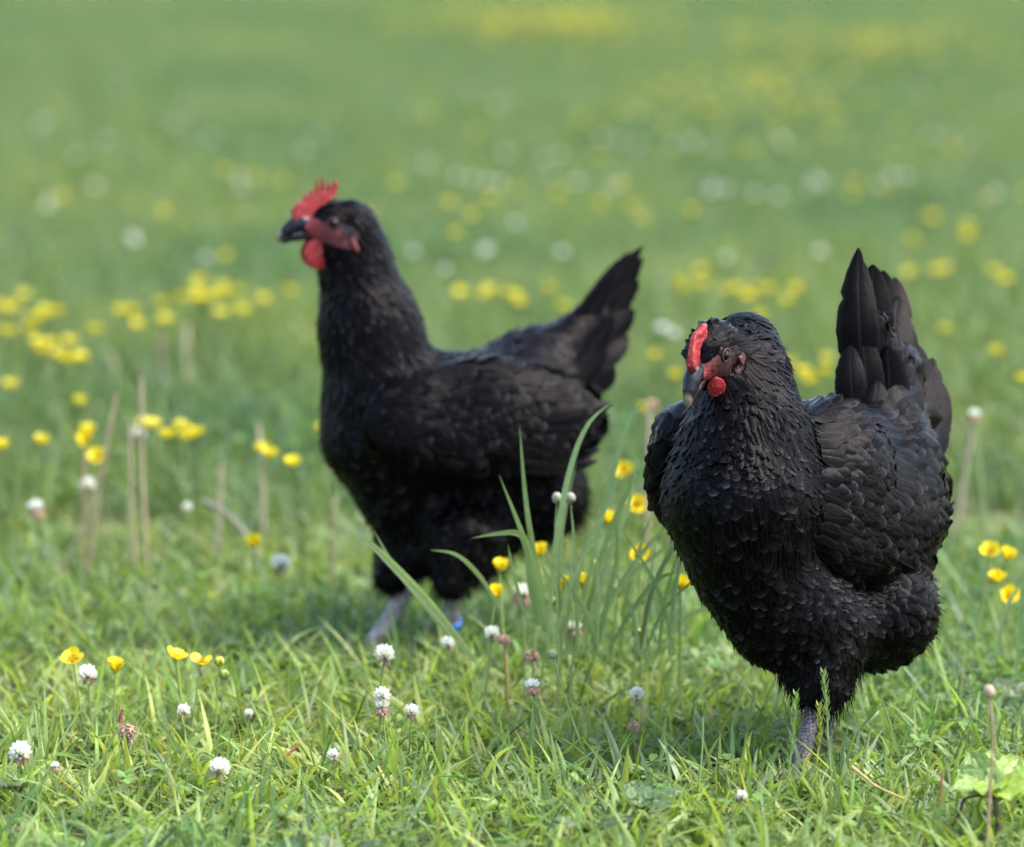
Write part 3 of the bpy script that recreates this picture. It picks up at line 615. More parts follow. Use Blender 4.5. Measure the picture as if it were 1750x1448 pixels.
# ------------------------------------------------------------------ flowers, stalks and single plants
fr = np.random.default_rng(21)
def mset(me, mat): me.materials.append(mat); return me
def stem_mesh(name, bend, r0, r1, col, mat, n=6):
    "unit-height stem ending at (0,0,1)"
    P = curve([(-bend, -bend * .4, -.08), (-bend * .5, -bend * .1, .4), (0, 0, 1)], 9); v, f, c, u = tube_np(P, np.linspace(r0, r1, 9), n, col)
    return mset(mesh_np(name, v, f, c, u), mat)
GREEN_STEM = (.11, .17, .045)
B_STEMS = [stem_mesh('stem', b, .0130, .0090, (.22, .29, .09), M_STEM) for b in (-.12, .05, .18)]
def petal_mesh(L, Wd, cup, fold, col=(.80, .64, .016)):
    t = np.linspace(0, 1, 6); a0 = cup; ang = a0 + (R(86) - a0) * t * .55
    C = np.zeros((1, 6, 3))
    for k in range(1, 6): C[0, k] = C[0, k - 1] + L / 5 * np.array([math.cos(ang[k]), 0, math.sin(ang[k])])
    prof = np.array([.22, .62, .92, 1.0, .86, .42]) * Wd / 2; S = np.zeros((1, 6, 3)); S[0, :, 1] = prof
    K = np.zeros((1, 6, 3)); K[0, :, 2] = prof * fold; K[0, :, 0] = -prof * fold * .8
    v, f, c, u = ribbons(C, S, K, np.array([col])); return mset(mesh_np('petal', v, f, c, u), M_PETAL)
OPEN_P = [petal_mesh(.0100, .0110, R(12), .30), petal_mesh(.0106, .0105, R(18), .22), petal_mesh(.0096, .0112, R(6), .35)]
CUP_P = [petal_mesh(.0110, .0108, R(38), .40), petal_mesh(.0104, .0112, R(46), .45)]
SHUT_P = [petal_mesh(.0105, .0095, R(66), .60)]
def ball(r, sq=1.0, nu=10, nv=7, col=(1, 1, 1), bumpy=0):
    th = np.linspace(0.02, math.pi - .02, nv); z = np.cos(th) * r * sq; P = np.stack([0 * z, 0 * z, -z], -1); v, f, c, u = tube_np(P, np.sin(th) * r, nu, col)
    if bumpy: v = v + unit(v) * (bumpy * wob(v, 1400, 3))[:, None]
    return v, f, c, u
def centre_mesh():
    ps = [ball(.0026, .8, 8, 5, (.35, .42, .05))]
    for k in range(22):
        a, e = fr.uniform(0, 6.28), fr.uniform(.35, 1.35); d = np.array([math.cos(a) * math.cos(e), math.sin(a) * math.cos(e), math.sin(e)]); ps.append(tube_np([d * .002, d * .0046, d * .0056], [.0003, .0004, .0006], 4, (.72, .48, .02)))
    return mset(mesh_np('stamens', *join_np(ps)), M_PETAL)
CENTRE = centre_mesh()
def bud_mesh(col):
    ps = [ball(.0042, 1.05, 10, 7, col, .0003)]
    for k in range(5):
        a = k * 1.257; d = np.array([math.cos(a), math.sin(a), 0]); ps.append(ribbons((d[None] * np.array([.001, .0042, .0038])[:, None] + np.array([[0, 0, -.004], [0, 0, -.001], [0, 0, .003]]))[None], np.cross(d, [0, 0, 1])[None, None] * np.array([.0012, .0018, .0004])[None, :, None], np.zeros((1, 3, 3)), np.array([[.16, .22, .05]])))
    return mset(mesh_np('bud', *join_np(ps)), M_STEM)
BUDS = [bud_mesh((.22, .27, .045)), bud_mesh((.50, .42, .03))]
def child(name, me, parent, loc=(0, 0, 0), rot=None, scl=None):
    o = bpy.data.objects.new(name, me); COL.objects.link(o); o.parent = parent; o.location = loc
    if rot is not None: o.rotation_euler = rot
    if scl is not None: o.scale = scl
    return o
def base_of(px, py, hgt):
    p = Wz(px, py, hgt); return p
G_BUT, G_CLO, G_STK = 'yellow buttercups in the grass', 'white clover flowers in the grass', 'dry stalks standing in the grass'
def buttercup(px, py, hgt, kind, label, lean=(0, 0), size=1.12, rot=None):
    p = Wz(px, py, hgt); t = empty('buttercup', (p[0], p[1], 0), label, 'buttercup', G_BUT); rot = fr.uniform(0, 6.28) if rot is None else rot
    st = child('stem', B_STEMS[fr.integers(0, 3)], t, rot=(0, 0, rot)); st.scale = (hgt * .9 if False else hgt, hgt, hgt); k_ = 1 / hgt
    M = Matrix.Translation((0, 0, hgt)) @ Euler((lean[0], lean[1], 0)).to_matrix().to_4x4() @ Matrix.Rotation(rot, 4, 'Z') @ Matrix.Scale(size, 4)
    if kind == 'bud' or kind == 'yellow bud':
        o = child('bud', BUDS[kind == 'yellow bud'], t); o.matrix_basis = M; return t
    pool = {'open': OPEN_P, 'cup': CUP_P, 'shut': SHUT_P, 'ragged': OPEN_P}[kind]
    for k in range(5):
        if kind == 'ragged' and k in (1, 3): continue
        o = child('petal', pool[(k + int(rot * 7)) % len(pool)], t); o.matrix_basis = M @ Matrix.Rotation(k * 1.2566 + fr.normal(0, .08), 4, 'Z') @ Matrix.Rotation(fr.normal(0, .12), 4, 'Y') @ Matrix.Translation((.0014, 0, 0))
    if kind != 'shut': o = child('stamens', CENTRE, t); o.matrix_basis = M
    return t
for b in B_STEMS: pass
near_b = [
 (125, 1130, .085, 'open', 'wide open buttercup farthest left in the sharp grass, above a white clover', (.55, -.2)),
 (197, 1147, .08, 'cup', 'small shallow buttercup seen side on, right of a white clover', (.1, .15)),
 (300, 1126, .09, 'open', 'buttercup seen side on with a bare stem below, left of three round buds', (.15, .3)),
 (343, 1134, .085, 'ragged', 'half shed buttercup with petals missing beside two buds', (.4, .2)),
 (375, 1131, .088, 'yellow bud', 'upper yellow bud beside the half shed buttercup', (0, 0)),
 (383, 1153, .080, 'bud', 'lower green bud beside the half shed buttercup', (0, 0)),
 (847, 1021, .115, 'cup', 'large cupped buttercup left of a pinkish clover, under the left hen', (.35, 0)),
 (854, 975, .125, 'cup', 'wide cupped buttercup in front of the left hen, above another cupped one', (.1, .15)),
 (925, 949, .135, 'cup', 'deep yellow buttercup at the base of the tall grass blades, right of the left hen', (.2, -.3)),
 (963, 1007, .125, 'shut', 'closed egg shaped buttercup beside an opening one, between the hens', (.1, 0)),
 (995, 1000, .125, 'cup', 'cup shaped buttercup right of the closed egg shaped one', (.0, .1)),
 (1092, 948, .14, 'open', 'round bright buttercup just left of the right hen breast', (1.0, 0)),
 (1163, 1006, .12, 'cup', 'buttercup half hidden by the edge of the right hen breast', (.2, .5)),
 (943, 1028, .11, 'bud', 'pale green bud left of the closed egg shaped buttercup', (0, 0)),
 (1089, 1082, .09, 'yellow bud', 'greenish yellow bud low in the grass left of the right hen belly', (0, 0)),
 (1099, 1024, .10, 'yellow bud', 'dull yellow bud left of the right hen lower breast', (.2, 0)),
 (1057, 1008, .115, 'yellow bud', 'small orange yellow bud right of the cup shaped buttercup', (0, 0)),
 (1018, 965, .13, 'yellow bud', 'tiny yellow bud above the cup shaped buttercup between the hens', (0, 0)),
 (1038, 893, .15, 'cup', 'small buttercup high among the tall grass blades between the hens', (.2, .2)),
 (1088, 864, .14, 'open', 'blurred buttercup behind the right hen breast edge, left of it', (.9, 0)),
 (1065, 806, .14, 'open', 'pale blurred buttercup between tall grass blades, left of the right hen wing tip', (.9, 0)),
 (1012, 743, .15, 'open', 'blurred buttercup just behind the rear edge of the left hen', (.8, .2)),
 (1693, 945, .12, 'open', 'left one of two buttercups right of the right hen fluff', (.7, 0)),
 (1720, 956, .12, 'cup', 'right one of two buttercups right of the right hen fluff', (.4, .2)),
 (1703, 995, .10, 'cup', 'middle buttercup in the cluster right of the right hen', (.3, 0)),
 (1726, 1021, .09, 'open', 'lowest buttercup in the cluster right of the right hen', (.8, 0)),
 (433, 934, .10, 'cup', 'single buttercup just above a white puff, left of the left hen', (.5, 0)),
 (145, 752, .15, 'open', 'bright buttercup on the reddish stem beside the leaning dry stalk', (.9, 0)),
 (166, 782, .14, 'open', 'buttercup partly behind the leaning dry stalk, lower one of a pair', (.9, 0)),
]
for a in near_b: buttercup(*a)

# whole flowers in one mesh for the blurred ones behind
def flower_mesh(name, n_pet, hgt, cup, size):
    ps = [tube_np(curve([(.1 * hgt, 0, -.01), (.03, 0, hgt * .5) if False else (.03 * hgt, 0, hgt * .5), (0, 0, hgt)], 6), .0009, 4, GREEN_STEM)]
    for k in range(n_pet):
        a = k * 6.2832 / n_pet; d = np.array([math.cos(a), math.sin(a), 0]); z = np.array([0, 0, 1.]); t = np.linspace(0, 1, 4)
        C = np.array([0, 0, hgt]) + (d * math.cos(cup))[None] * (t * size)[:, None] + z[None] * (size * math.sin(cup) * t ** 1.4)[:, None]
        S = np.cross(z, d)[None] * (np.array([.25, .9, 1.0, .4]) * size * .52)[:, None]; ps.append(ribbons(C[None], S[None], np.zeros((1, 4, 3)), np.array([[.72, .62, .02]])))
    v, f, c, u = join_np(ps); return mset(mesh_np(name, v, f, c, u), M_PETAL)
FAR_B = {h: flower_mesh('buttercup', 5, h, R(52), .0120) for h in (.11, .14, .17, .20)}
def far_buttercup(px, py, hgt, label, scl=1.0):
    p = Wz(px, py, hgt); o = bpy.data.objects.new('buttercup', FAR_B[hgt]); COL.objects.link(o); o.location = (p[0], p[1], 0); o.rotation_euler = (fr.normal(0, .1), fr.normal(0, .1), fr.uniform(0, 6.28)); o.scale = (scl,) * 2 + (1,); props(o, label, 'buttercup', G_BUT); return o
HS = [.11, .14, .17, .20]
ORD = ['leftmost'] + [w_ + ' from left' for w_ in 'second third fourth fifth sixth seventh eighth ninth tenth eleventh twelfth thirteenth fourteenth fifteenth sixteenth seventeenth eighteenth'.split()]
def ordered(pts_, thing_, where):
    "label by place in the row: nothing but its place tells a blurred flower from its neighbours"
    if len(pts_) == 1: return [(pts_[0], thing_ + ' ' + where)]
    q = sorted(pts_); return [(p, (ORD[i] if i < len(q) - 1 else 'rightmost') + ' ' + thing_ + ' ' + where) for i, p in enumerate(q)]
clusters = [
 ('behind the two upright dry stalks', .14, [(258, 730), (268, 722), (290, 725), (308, 752), (333, 740), (325, 745)], 1.2),
 ('close beside the left hen breast', .14, [(478, 772), (482, 788), (515, 778), (535, 742)], 1.2),
 ('low down by the left border', .14, [(10, 745), (48, 752), (130, 740), (8, 752)], 1.1),
 ('alone under the dense patch by the left border', .11, [(30, 662)], 1.2),
 ('faint and alone left of the tall dry stalks', .14, [(95, 685)], 1.0),
 ('in the dense patch by the left border', .14, [(8, 520), (45, 520), (52, 530), (60, 525), (18, 560), (5, 575), (40, 585), (92, 535), (97, 555), (110, 580), (116, 608), (108, 595), (72, 600), (122, 620), (28, 515), (62, 545), (100, 600)], 1.3),
 ('in the big patch left of the left hen head', .14, [(172, 570), (205, 535), (212, 545), (237, 540), (280, 528), (285, 540), (316, 492), (330, 505), (342, 488), (360, 465), (380, 488), (372, 512), (376, 545), (356, 500), (416, 545), (322, 515), (396, 500)], 1.25),
 ('faint, just left of the left hen neck', .14, [(395, 435), (490, 498), (448, 500)], 1.1),
 ('in the patch between left hen tail and right hen tail', .14, [(1165, 478), (1187, 488), (1195, 492), (1238, 490), (1245, 498), (1262, 500), (1290, 490), (1322, 495), (1350, 490), (1275, 515), (1312, 522), (1330, 510), (1365, 488)], 1.1),
 ('far behind and right of the right hen tail tip', .14, [(1665, 395), (1662, 400), (1570, 465), (1575, 470), (1640, 462), (1692, 468), (1720, 480)], 1.3),
 ('between the right hen head and its tail', .11, [(1405, 605), (1410, 640), (1418, 652), (1370, 628), (1375, 640)], 1.2),
 ('far behind the back of the left hen', .14, [(790, 495), (830, 492), (870, 490), (915, 500), (940, 520), (880, 512), (820, 515), (905, 495)], 1.2),
 ('low by the right border beyond the right hen', .14, [(1735, 640), (1620, 560), (1690, 610)], 1.0),
 ('right of the left hen tail', .11, [(1120, 605), (1150, 640), (1085, 700)], 1.0)]
for where, hg, pts_, sc_ in clusters:
    for (x, y), lab in ordered(pts_, 'blurred buttercup', where): far_buttercup(x + fr.normal(0, 3), y + fr.normal(0, 7), hg, lab, sc_ * fr.uniform(.9, 1.1))
# sparse ones far off, and the mass near the top of the view
FARLAB = 'tiny far buttercup lost in the blur of the upper meadow'
for k in range(45):
    band = fr.choice(4, p=[.3, .3, .2, .2]); cx, cy, sx, sy = [(950, 360, 160, 30), (1330, 180, 260, 60), (1560, 330, 120, 60), (420, 300, 300, 60)][band]
    far_buttercup(cx + fr.normal(0, sx), max(40, cy + fr.normal(0, sy)), HS[fr.integers(0, 4)], FARLAB, 1.2)
def mass(n, cx, sx, cy, sy, lab):
    ps = []
    for _ in range(n):
        p = Wz(cx + fr.normal(0, sx), cy + fr.normal(0, sy), .16); a = fr.uniform(0, 6.28)
        for k in range(3):
            d = np.array([math.cos(a + k * 2.1), math.sin(a + k * 2.1), .5]); C = p + d[None] * np.array([0, .014])[:, None]; S = np.cross([0, 0, 1], d)[None] * np.array([.009, .010])[:, None]; ps.append(ribbons(C[None], S[None], np.zeros((1, 2, 3)), np.array([[.62, .56, .05]])))
        ps.append(tube_np([p * [1, 1, 0], p], .0012, 4, GREEN_STEM))
    o = obj('distant_buttercups', mesh_np('distant_buttercups', *join_np(ps)), M_PETAL); props(o, lab, kind='stuff')
mass(260, 920, 130, 30, 16, 'hazy yellow mass of far buttercups at the top middle of the meadow')
mass(130, 1480, 150, 65, 18, 'hazy yellow mass of far buttercups toward the top right of the meadow')
mass(60, 1290, 120, 150, 30, 'thin yellow scatter of far buttercups in the upper right meadow')

# clover heads
def clover_head(name, fade, seed, n=46):
    r = np.random.default_rng(seed); ps = [ball(.0045, .9, 8, 6, (.22, .26, .10))]
    for k in range(n):
        z = 1 - 2 * (k + .5) / n; a = k * 2.39996; rad = math.sqrt(max(0, 1 - z * z)); d = np.array([rad * math.cos(a), rad * math.sin(a), z]); old = z < (-.55 + 1.75 * fade)
        if z < -.75: continue
        up = np.array([0, 0, .55 if not old else -.9]); e = unit(d + up); L = r.uniform(.0050, .0068) * (1.0 if not old else .95); p0 = d * .0035; t = np.linspace(0, 1, 4)
        C = p0 + (d * .45 + e * .55)[None] * (t * L)[:, None] + (up * .0022)[None] * (t ** 2)[:, None]; sd_ = unit(np.cross(d, [0, 0, 1]) + r.normal(0, .15, 3))
        S = sd_[None] * (np.array([.5, 1, 1.25, .5]) * .0019)[:, None]; K = d[None] * (-np.array([.5, 1, 1.2, .4]) * .0011)[:, None]
        col = np.array([.86, .86, .80]) * r.uniform(.92, 1.06) if not old else np.array([.50, .34, .25]) * r.uniform(.65, 1.25); 
        if not old and z < -.1: col = col * np.array([1, .93, .9])
        ps.append(ribbons(C[None], S[None], K[None], np.clip(col, 0, .9)[None]))
        ps.append(ribbons(C[None] + d * .0004, np.cross(S, d)[None] * .8, K[None] * 0, np.clip(col, 0, .9)[None]))
    return mset(mesh_np(name, *join_np(ps)), M_WHITE)
CL = {'fresh': [clover_head('flower_head', 0, 1), clover_head('flower_head', .0, 2)], 'half': [clover_head('flower_head', .42, 3), clover_head('flower_head', .55, 4)], 'faded': [clover_head('flower_head', 1.0, 5)]}
C_STEMS = [stem_mesh('stem', b, .0150, .0120, (.20, .26, .09), M_STEM) for b in (-.15, .1)]
D_STEM = stem_mesh('stem', .1, .0180, .0150, (.28, .16, .09), M_DRY)
def clover(px, py, hgt, kind, label, size=1.0, lean=(0, 0)):
    p = Wz(px, py, hgt); t = empty('clover_flower', (p[0], p[1], 0), label, 'clover flower', G_CLO)
    child('stem', D_STEM if kind == 'faded' and size < .8 else C_STEMS[fr.integers(0, 2)], t, rot=(0, 0, fr.uniform(0, 6.28)), scl=(hgt, hgt, hgt))
    pool = CL[kind]; child('flower_head', pool[fr.integers(0, len(pool))], t, (0, 0, hgt), (lean[0], lean[1], fr.uniform(0, 6.28)), (size,) * 3); return t
near_c = [
 (657, 1120, .085, 'fresh', 'tall round white clover left of the left hen blue leg band', 1.0, (.1, 0)),
 (653, 1190, .075, 'fresh', 'white clover stacked just above a fading pinkish one', .85, (.3, 0)),
 (653, 1211, .065, 'half', 'fading pinkish clover directly below a white one', .85, (0, .1)),
 (704, 1217, .06, 'fresh', 'small flattened white clover right of the stacked pair', .7, (.2, .2)),
 (910, 1177, .07, 'half', 'white clover with drooping lower florets in the middle of the foreground', .85, (.3, .1)),
 (1088, 1188, .07, 'fresh', 'small white clover on a bare stem left of the right hen belly', .75, (.3, .2)),
 (893, 1018, .115, 'half', 'large half faded clover right of the cupped buttercup', 1.15, (.1, .2)),
 (841, 1084, .09, 'fresh', 'white clover side by side with a tan one, below the buttercups', .8, (0, 0)),
 (861, 1091, .088, 'faded', 'tan clover touching the right side of a white one', .75, (.2, 0)),
 (908, 1119, .08, 'faded', 'drooping tan clover between the white clover and the nodding bud', .9, (0, 0)),
 (982, 1078, .09, 'half', 'pinkish half faded clover standing alone between the two hens', .9, (-.1, 0)),
 (765, 1101, .08, 'fresh', 'white clover in front of the blue leg band', .75, (0, 0)),
 (1083, 1238, .05, 'faded', 'small brown withered clover on a reddish stem', .62, (0, 0)),
 (150, 1154, .075, 'fresh', 'white clover below the wide open buttercup', .95, (.2, 0)),
 (217, 1246, .055, 'faded', 'spiky tan clover behind a tiny white one', .95, (0, 0)),
 (218, 1262, .045, 'fresh', 'tiny white clover in front of the spiky tan one', .7, (.3, 0)),
 (35, 1288, .055, 'fresh', 'broad white clover near the left border of the foreground', 1.05, (.3, 0)),
 (375, 1315, .05, 'fresh', 'wide white clover lowest in the left foreground', .95, (.3, 0)),
 (314, 1216, .055, 'fresh', 'small white clover sunk in grass below the buds', .65, (0, 0)),
 (570, 1291, .045, 'fresh', 'tiny tilted white clover in the centre left foreground', .6, (.6, .3)),
 (425, 1220, .05, 'fresh', 'very small white clover head above grass, right of the buds', .45, (0, 0)),
 (95, 1312, .045, 'half', 'small pinkish clover right of the broad white one', .5, (0, 0)),
 (1268, 1362, .035, 'fresh', 'small white clover in the grass below the right hen', .55, (0, 0)),
 (480, 965, .09, 'fresh', 'blurred white puff of clover left of the left hen thigh', 1.1, (0, 0)),
 (62, 872, .10, 'half', 'blurred greyish clover near the left border, left of the dry stalks', 1.1, (0, 0)),
 (150, 831, .11, 'fresh', 'blurred white clover at the crossing of the leaning dry stalks', 1.0, (0, 0)),
 (237, 742, .12, 'fresh', 'blurred white clover between the upright dry stalk and buttercups', .8, (0, 0)),
 (320, 868, .09, 'fresh', 'faint small blurred clover right of the upright dry stalks', .6, (0, 0)),
 (1665, 712, .17, 'half', 'blurred clover on top of the tan stalk right of the right hen', .85, (0, 0)),
 (1115, 690, .17, 'faded', 'blurred faded clover high between the two hens', .95, (0, 0)),
]
for a in near_c: clover(*a)
def far_clover_mesh(h): 
    v, f, c, u = ball(.0074, .85, 9, 6, (.62, .63, .56), .0012); v = v + np.array([0, 0, h]); return mset(mesh_np('clover_flower', *join_np([(v, f, c, u), tube_np([(.01, 0, -.01), (0, 0, h)], .0009, 4, GREEN_STEM)])), M_WHITE)
FAR_C = {h: far_clover_mesh(h) for h in (.12, .16, .20)}
def far_clover(px, py, hgt, label, scl=1.0):
    scl *= fr.uniform(.75, 1.15); p = Wz(px, py, hgt); o = bpy.data.objects.new('clover_flower', FAR_C[hgt]); COL.objects.link(o); o.location = (p[0], p[1], 0); o.rotation_euler = (0, 0, fr.uniform(0, 6.28)); o.scale = (scl, scl, 1); props(o, label, 'clover flower', G_CLO)
cl2 = [('near the left border of the far meadow', [(70, 210), (78, 205), (66, 218), (85, 340), (79, 352)]), ('left of the left hen head', [(225, 405), (230, 412), (205, 150), (350, 440), (180, 240), (360, 235)]),
       ('above the back of the left hen', [(830, 425), (826, 430), (831, 310), (855, 312), (805, 305), (780, 300), (960, 430), (940, 300), (985, 310), (705, 430), (760, 460), (730, 280), (880, 380)]),
       ('high above the right hen', [(1220, 318), (1215, 325), (1241, 322), (1335, 238), (1340, 245), (1390, 305), (1385, 320), (1400, 312), (1290, 330), (1180, 240), (1060, 240), (1090, 245), (1030, 235), (1150, 250), (1330, 335)]),
       ('just behind the right hen head', [(1150, 570), (1130, 560), (1240, 440), (1400, 430)]),
       ('by the right border of the far meadow', [(1620, 235), (1660, 240), (1590, 230), (1700, 330), (1545, 300)])]
for where, ps in cl2:
    for (x, y), lab in ordered(ps, 'blurred pale clover', where): far_clover(x, y, .12, lab, 1.25)
for k in range(24): far_clover(fr.uniform(20, 1730), fr.choice([fr.uniform(60, 200), fr.uniform(180, 360), fr.uniform(230, 330)]), .12, 'tiny far clover lost in the blur of the upper meadow', 1.25)

# dry stalks
def stalk(pts_, width, d, label, col=(.30, .235, .16), tip=True, group=G_STK, head=None):
    P = curve([W(x, y, d) for x, y in pts_], 14); P = np.vstack([P, [P[-1] + (P[-1] - P[-2]) * .5 * 0 + np.array([0, 0, -max(.0, P[-1][2])])]]) if P[-1][2] > 0 else P
    b = P[-1].copy(); b[2] = 0; t = empty('dry_stalk', tuple(b), label, 'dry stalk', group); rad = width * .28 * d / F
    rr = rad * (1 + .12 * np.sin(np.linspace(0, 16, len(P)))) * np.linspace(.9, 1.05, len(P)); v, f, c, u = tube_np(P, rr, 8, col); c = c * (1 + .22 * wob(v, 120, 3))[:, None]
    obj('stem', mesh_np('stem', v, f, np.clip(c, 0, .6), u), M_DRY, t, b)
    if tip:
        v, f, c, u = ball(rad * 1.15, 1.3, 8, 6, tuple(.8 * x for x in col), .0004); obj('tip', mesh_np('tip', v + P[0], f, c, u), M_DRY, t, b)
    return t
dS = lambda yb: depth_at(yb)
stalk([(198, 678), (175, 800), (150, 985), (148, 1010)], 11, 4.22, 'leaning dry tan stalk, top leaning right past the yellow pair')
stalk([(241, 650), (243, 800), (252, 990), (253, 1010)], 11, 4.22, 'tallest upright dry stalk, left of the yellow cluster')
stalk([(221, 725), (224, 850), (232, 985), (233, 1008)], 11, 4.20, 'shorter upright dry stalk just left of the tallest one')
stalk([(145, 765), (142, 880), (142, 990), (140, 1010)], 7, 4.2, 'thin reddish stalk under the bright buttercup', (.34, .22, .14), False)
stalk([(165, 845), (130, 920), (100, 985), (90, 1005)], 9, 4.2, 'dry stalk sloping down to the left from the crossing')
stalk([(378, 790), (376, 880), (370, 960), (369, 985)], 9, 4.35, 'grey brown stalk above the bent grass by the left hen', (.33, .26, .2))
stalk([(440, 730), (449, 800), (450, 920), (450, 945)], 15, 4.45, 'broad pale blurred stalk left of the left hen breast', (.28, .25, .16))
stalk([(348, 855), (385, 875), (425, 920), (440, 950)], 11, 4.25, 'fallen grey stalk sloping down right toward the small buttercup', (.27, .24, .21))
stalk([(570, 855), (571, 930), (570, 960)], 9, 4.15, 'short tan stalk under the left hen breast')
stalk([(1665, 722), (1650, 800), (1636, 900), (1632, 925)], 16, 4.45, 'tan blurred stalk under the clover right of the right hen', (.29, .25, .17), False)
stalk([(1108, 690), (1107, 800), (1106, 930), (1106, 960)], 15, 4.3, 'pale tan blurred stalk between the hens, touching the right hen breast', (.32, .26, .18))
stalk([(318, 560), (318, 640), (319, 705)], 17, 5.6, 'very blurred pale stalk behind the two upright stalks', (.36, .33, .22))
stalk([(190, 610), (200, 660), (205, 705)], 15, 5.6, 'very blurred grey stalk left of the tallest dry stalk', (.33, .30, .2))
stalk([(275, 575), (278, 650), (280, 705)], 15, 5.6, 'very blurred brown stalk between tall stalk and pale one', (.33, .26, .18))
def bud_top(t, p, r, col):
    v, f, c, u = ball(r, 1.15, 10, 8, col, .0006); return obj('seed_head', mesh_np('seed_head', v + p, f, c, u), M_DRY, t, tuple(t.location))
dfr = 2.97
t = stalk([(1690, 1185), (1697, 1260), (1692, 1350), (1686, 1450), (1684, 1490)], 10, dfr, 'tan stalk with a round bud standing in front of the leafy weed', (.25, .18, .11), False); bud_top(t, W(1690, 1182, dfr), .0048, (.36, .28, .19))
dn_ = 3.33
t = stalk([(945, 1122), (962, 1180), (985, 1250), (1010, 1318), (1020, 1345)], 6, dn_, 'long green leaning stem topped by a small round bud, between the hens', (.20, .27, .12), False, None); t.name = 'budding_stem'; t['category'] = 'stem'; bud_top(t, W(944, 1118, dn_), .0038, (.22, .25, .14))
for i, (x, y, x2, y2, d) in enumerate([(938, 855, 950, 985, 3.5), (975, 855, 975, 985, 3.5)]):
    t = stalk([(x + (0 if i else 14), y), ((x + x2) / 2 + 4, (y + y2) / 2), (x2, y2), (x2 + 3, y2 + 60)], 4, d, ['left', 'right'][i] + ' one of two grey green seed stems in front of the left hen fluff', (.20, .27, .12), False, None); t.name = 'budding_stem'; t['category'] = 'stem'; bud_top(t, W(x + (0 if i else 14), y - 4, d), .0045, (.30, .30, .22))

# tall grass tussock between the hens: every blade a part
def blade_mesh(pts_, width, col, m=14, d=3.5, base=None, tipw=.04):
    C = curve([W(x, y, d + (dz if False else 0)) for x, y in pts_], m); T = unit(np.gradient(C, axis=0)); S = unit(np.cross(T, CD * .9 + CR * .25)); t = np.linspace(0, 1, m)
    prof = np.minimum(1, .6 + t * 1.2) * (1 - t ** 3.2); prof[-1] = tipw; hw = width * .40 * d / F
    v, f, c, u = ribbons(C[None], (S * (hw * prof)[:, None])[None], (-CD[None] * (hw * prof * .45)[:, None])[None], np.array([col])); c = c * (1 + .12 * wob(v, 90, 2))[:, None]; return mesh_np('blade', v, f, c, u)
def tuft(label, base_px, blades_, name='grass_tussock', cat='tall grass'):
    b = Wz(*base_px); t = empty(name, tuple(b), label, cat)
    for pts_, wd, col, d in blades_: obj('blade', blade_mesh(pts_, wd, col, d=d), M_LEAF if wd > 100 else M_GRASS, t, b)
    return t
G1, G2, G3 = (.22, .30, .13), (.26, .34, .16), (.18, .26, .085)
BL = [([(945, 1100), (915, 960), (898, 850), (888, 728)], 13, G1, 3.5), ([(935, 1100), (950, 930), (975, 800), (1005, 725), (1048, 685)], 14, G2, 3.48), ([(935, 1080), (912, 970), (888, 900), (853, 812)], 14, G1, 3.46), ([(930, 1080), (900, 940), (885, 912), (850, 912), (806, 920)], 14, G3, 3.44),
      ([(985, 1080), (1020, 920), (1050, 800), (1078, 715), (1102, 688)], 13, G1, 3.55), ([(990, 1090), (1035, 930), (1075, 840), (1130, 770), (1175, 735)], 14, G3, 3.55), ([(965, 1080), (1000, 940), (1030, 880), (1065, 800)], 12, G1, 3.52), ([(1000, 1100), (1040, 960), (1072, 870), (1088, 800)], 12, G2, 3.5),
      ([(920, 1070), (905, 980), (903, 900)], 18, G3, 3.5), ([(1010, 1100), (1060, 1000), (1110, 930), (1150, 890)], 12, G1, 3.5), ([(960, 1100), (955, 1000), (962, 900), (985, 790)], 10, G1, 3.53), ([(1020, 1110), (1040, 1020), (1055, 950), (1052, 880)], 13, G3, 3.48), ([(950, 1090), (975, 1000), (1010, 930), (1052, 905)], 10, G2, 3.47), ([(1040, 1110), (1090, 1030), (1125, 990), (1165, 975)], 12, G3, 3.46), ([(900, 1060), (880, 990), (868, 930)], 9, G1, 3.5)]
for k in range(22):
    x0 = fr.uniform(960, 1160); dx = fr.normal(30, 75); top = fr.uniform(850, 1000); BL.append(([(x0, 1120), (x0 + dx * .3, (1120 + top) / 2), (x0 + dx, top)], fr.uniform(8, 14), [G1, G2, G3][k % 3], fr.uniform(3.42, 3.62)))
tuft('tall loose tussock of long green blades rising between the two hens', (960, 1120), BL)
tuft('broad green blades leaning left across the legs of the left hen', (800, 1110), [([(812, 1130), (745, 1045), (690, 985), (640, 935), (612, 915)], 21, G2, 3.5), ([(770, 1090), (715, 1020), (672, 965), (638, 905)], 12, G1, 3.52), ([(855, 1040), (820, 985), (780, 948), (735, 940)], 10, G1, 3.5)], 'leaning_grass')
tuft('tall grass blades with pale tips in front of the right border', (1740, 1100), [([(1735, 1160), (1745, 1050), (1748, 960)], 12, G1, 3.5), ([(1700, 1120), (1720, 1040), (1752, 985)], 9, G2, 3.5)], 'leaning_grass')

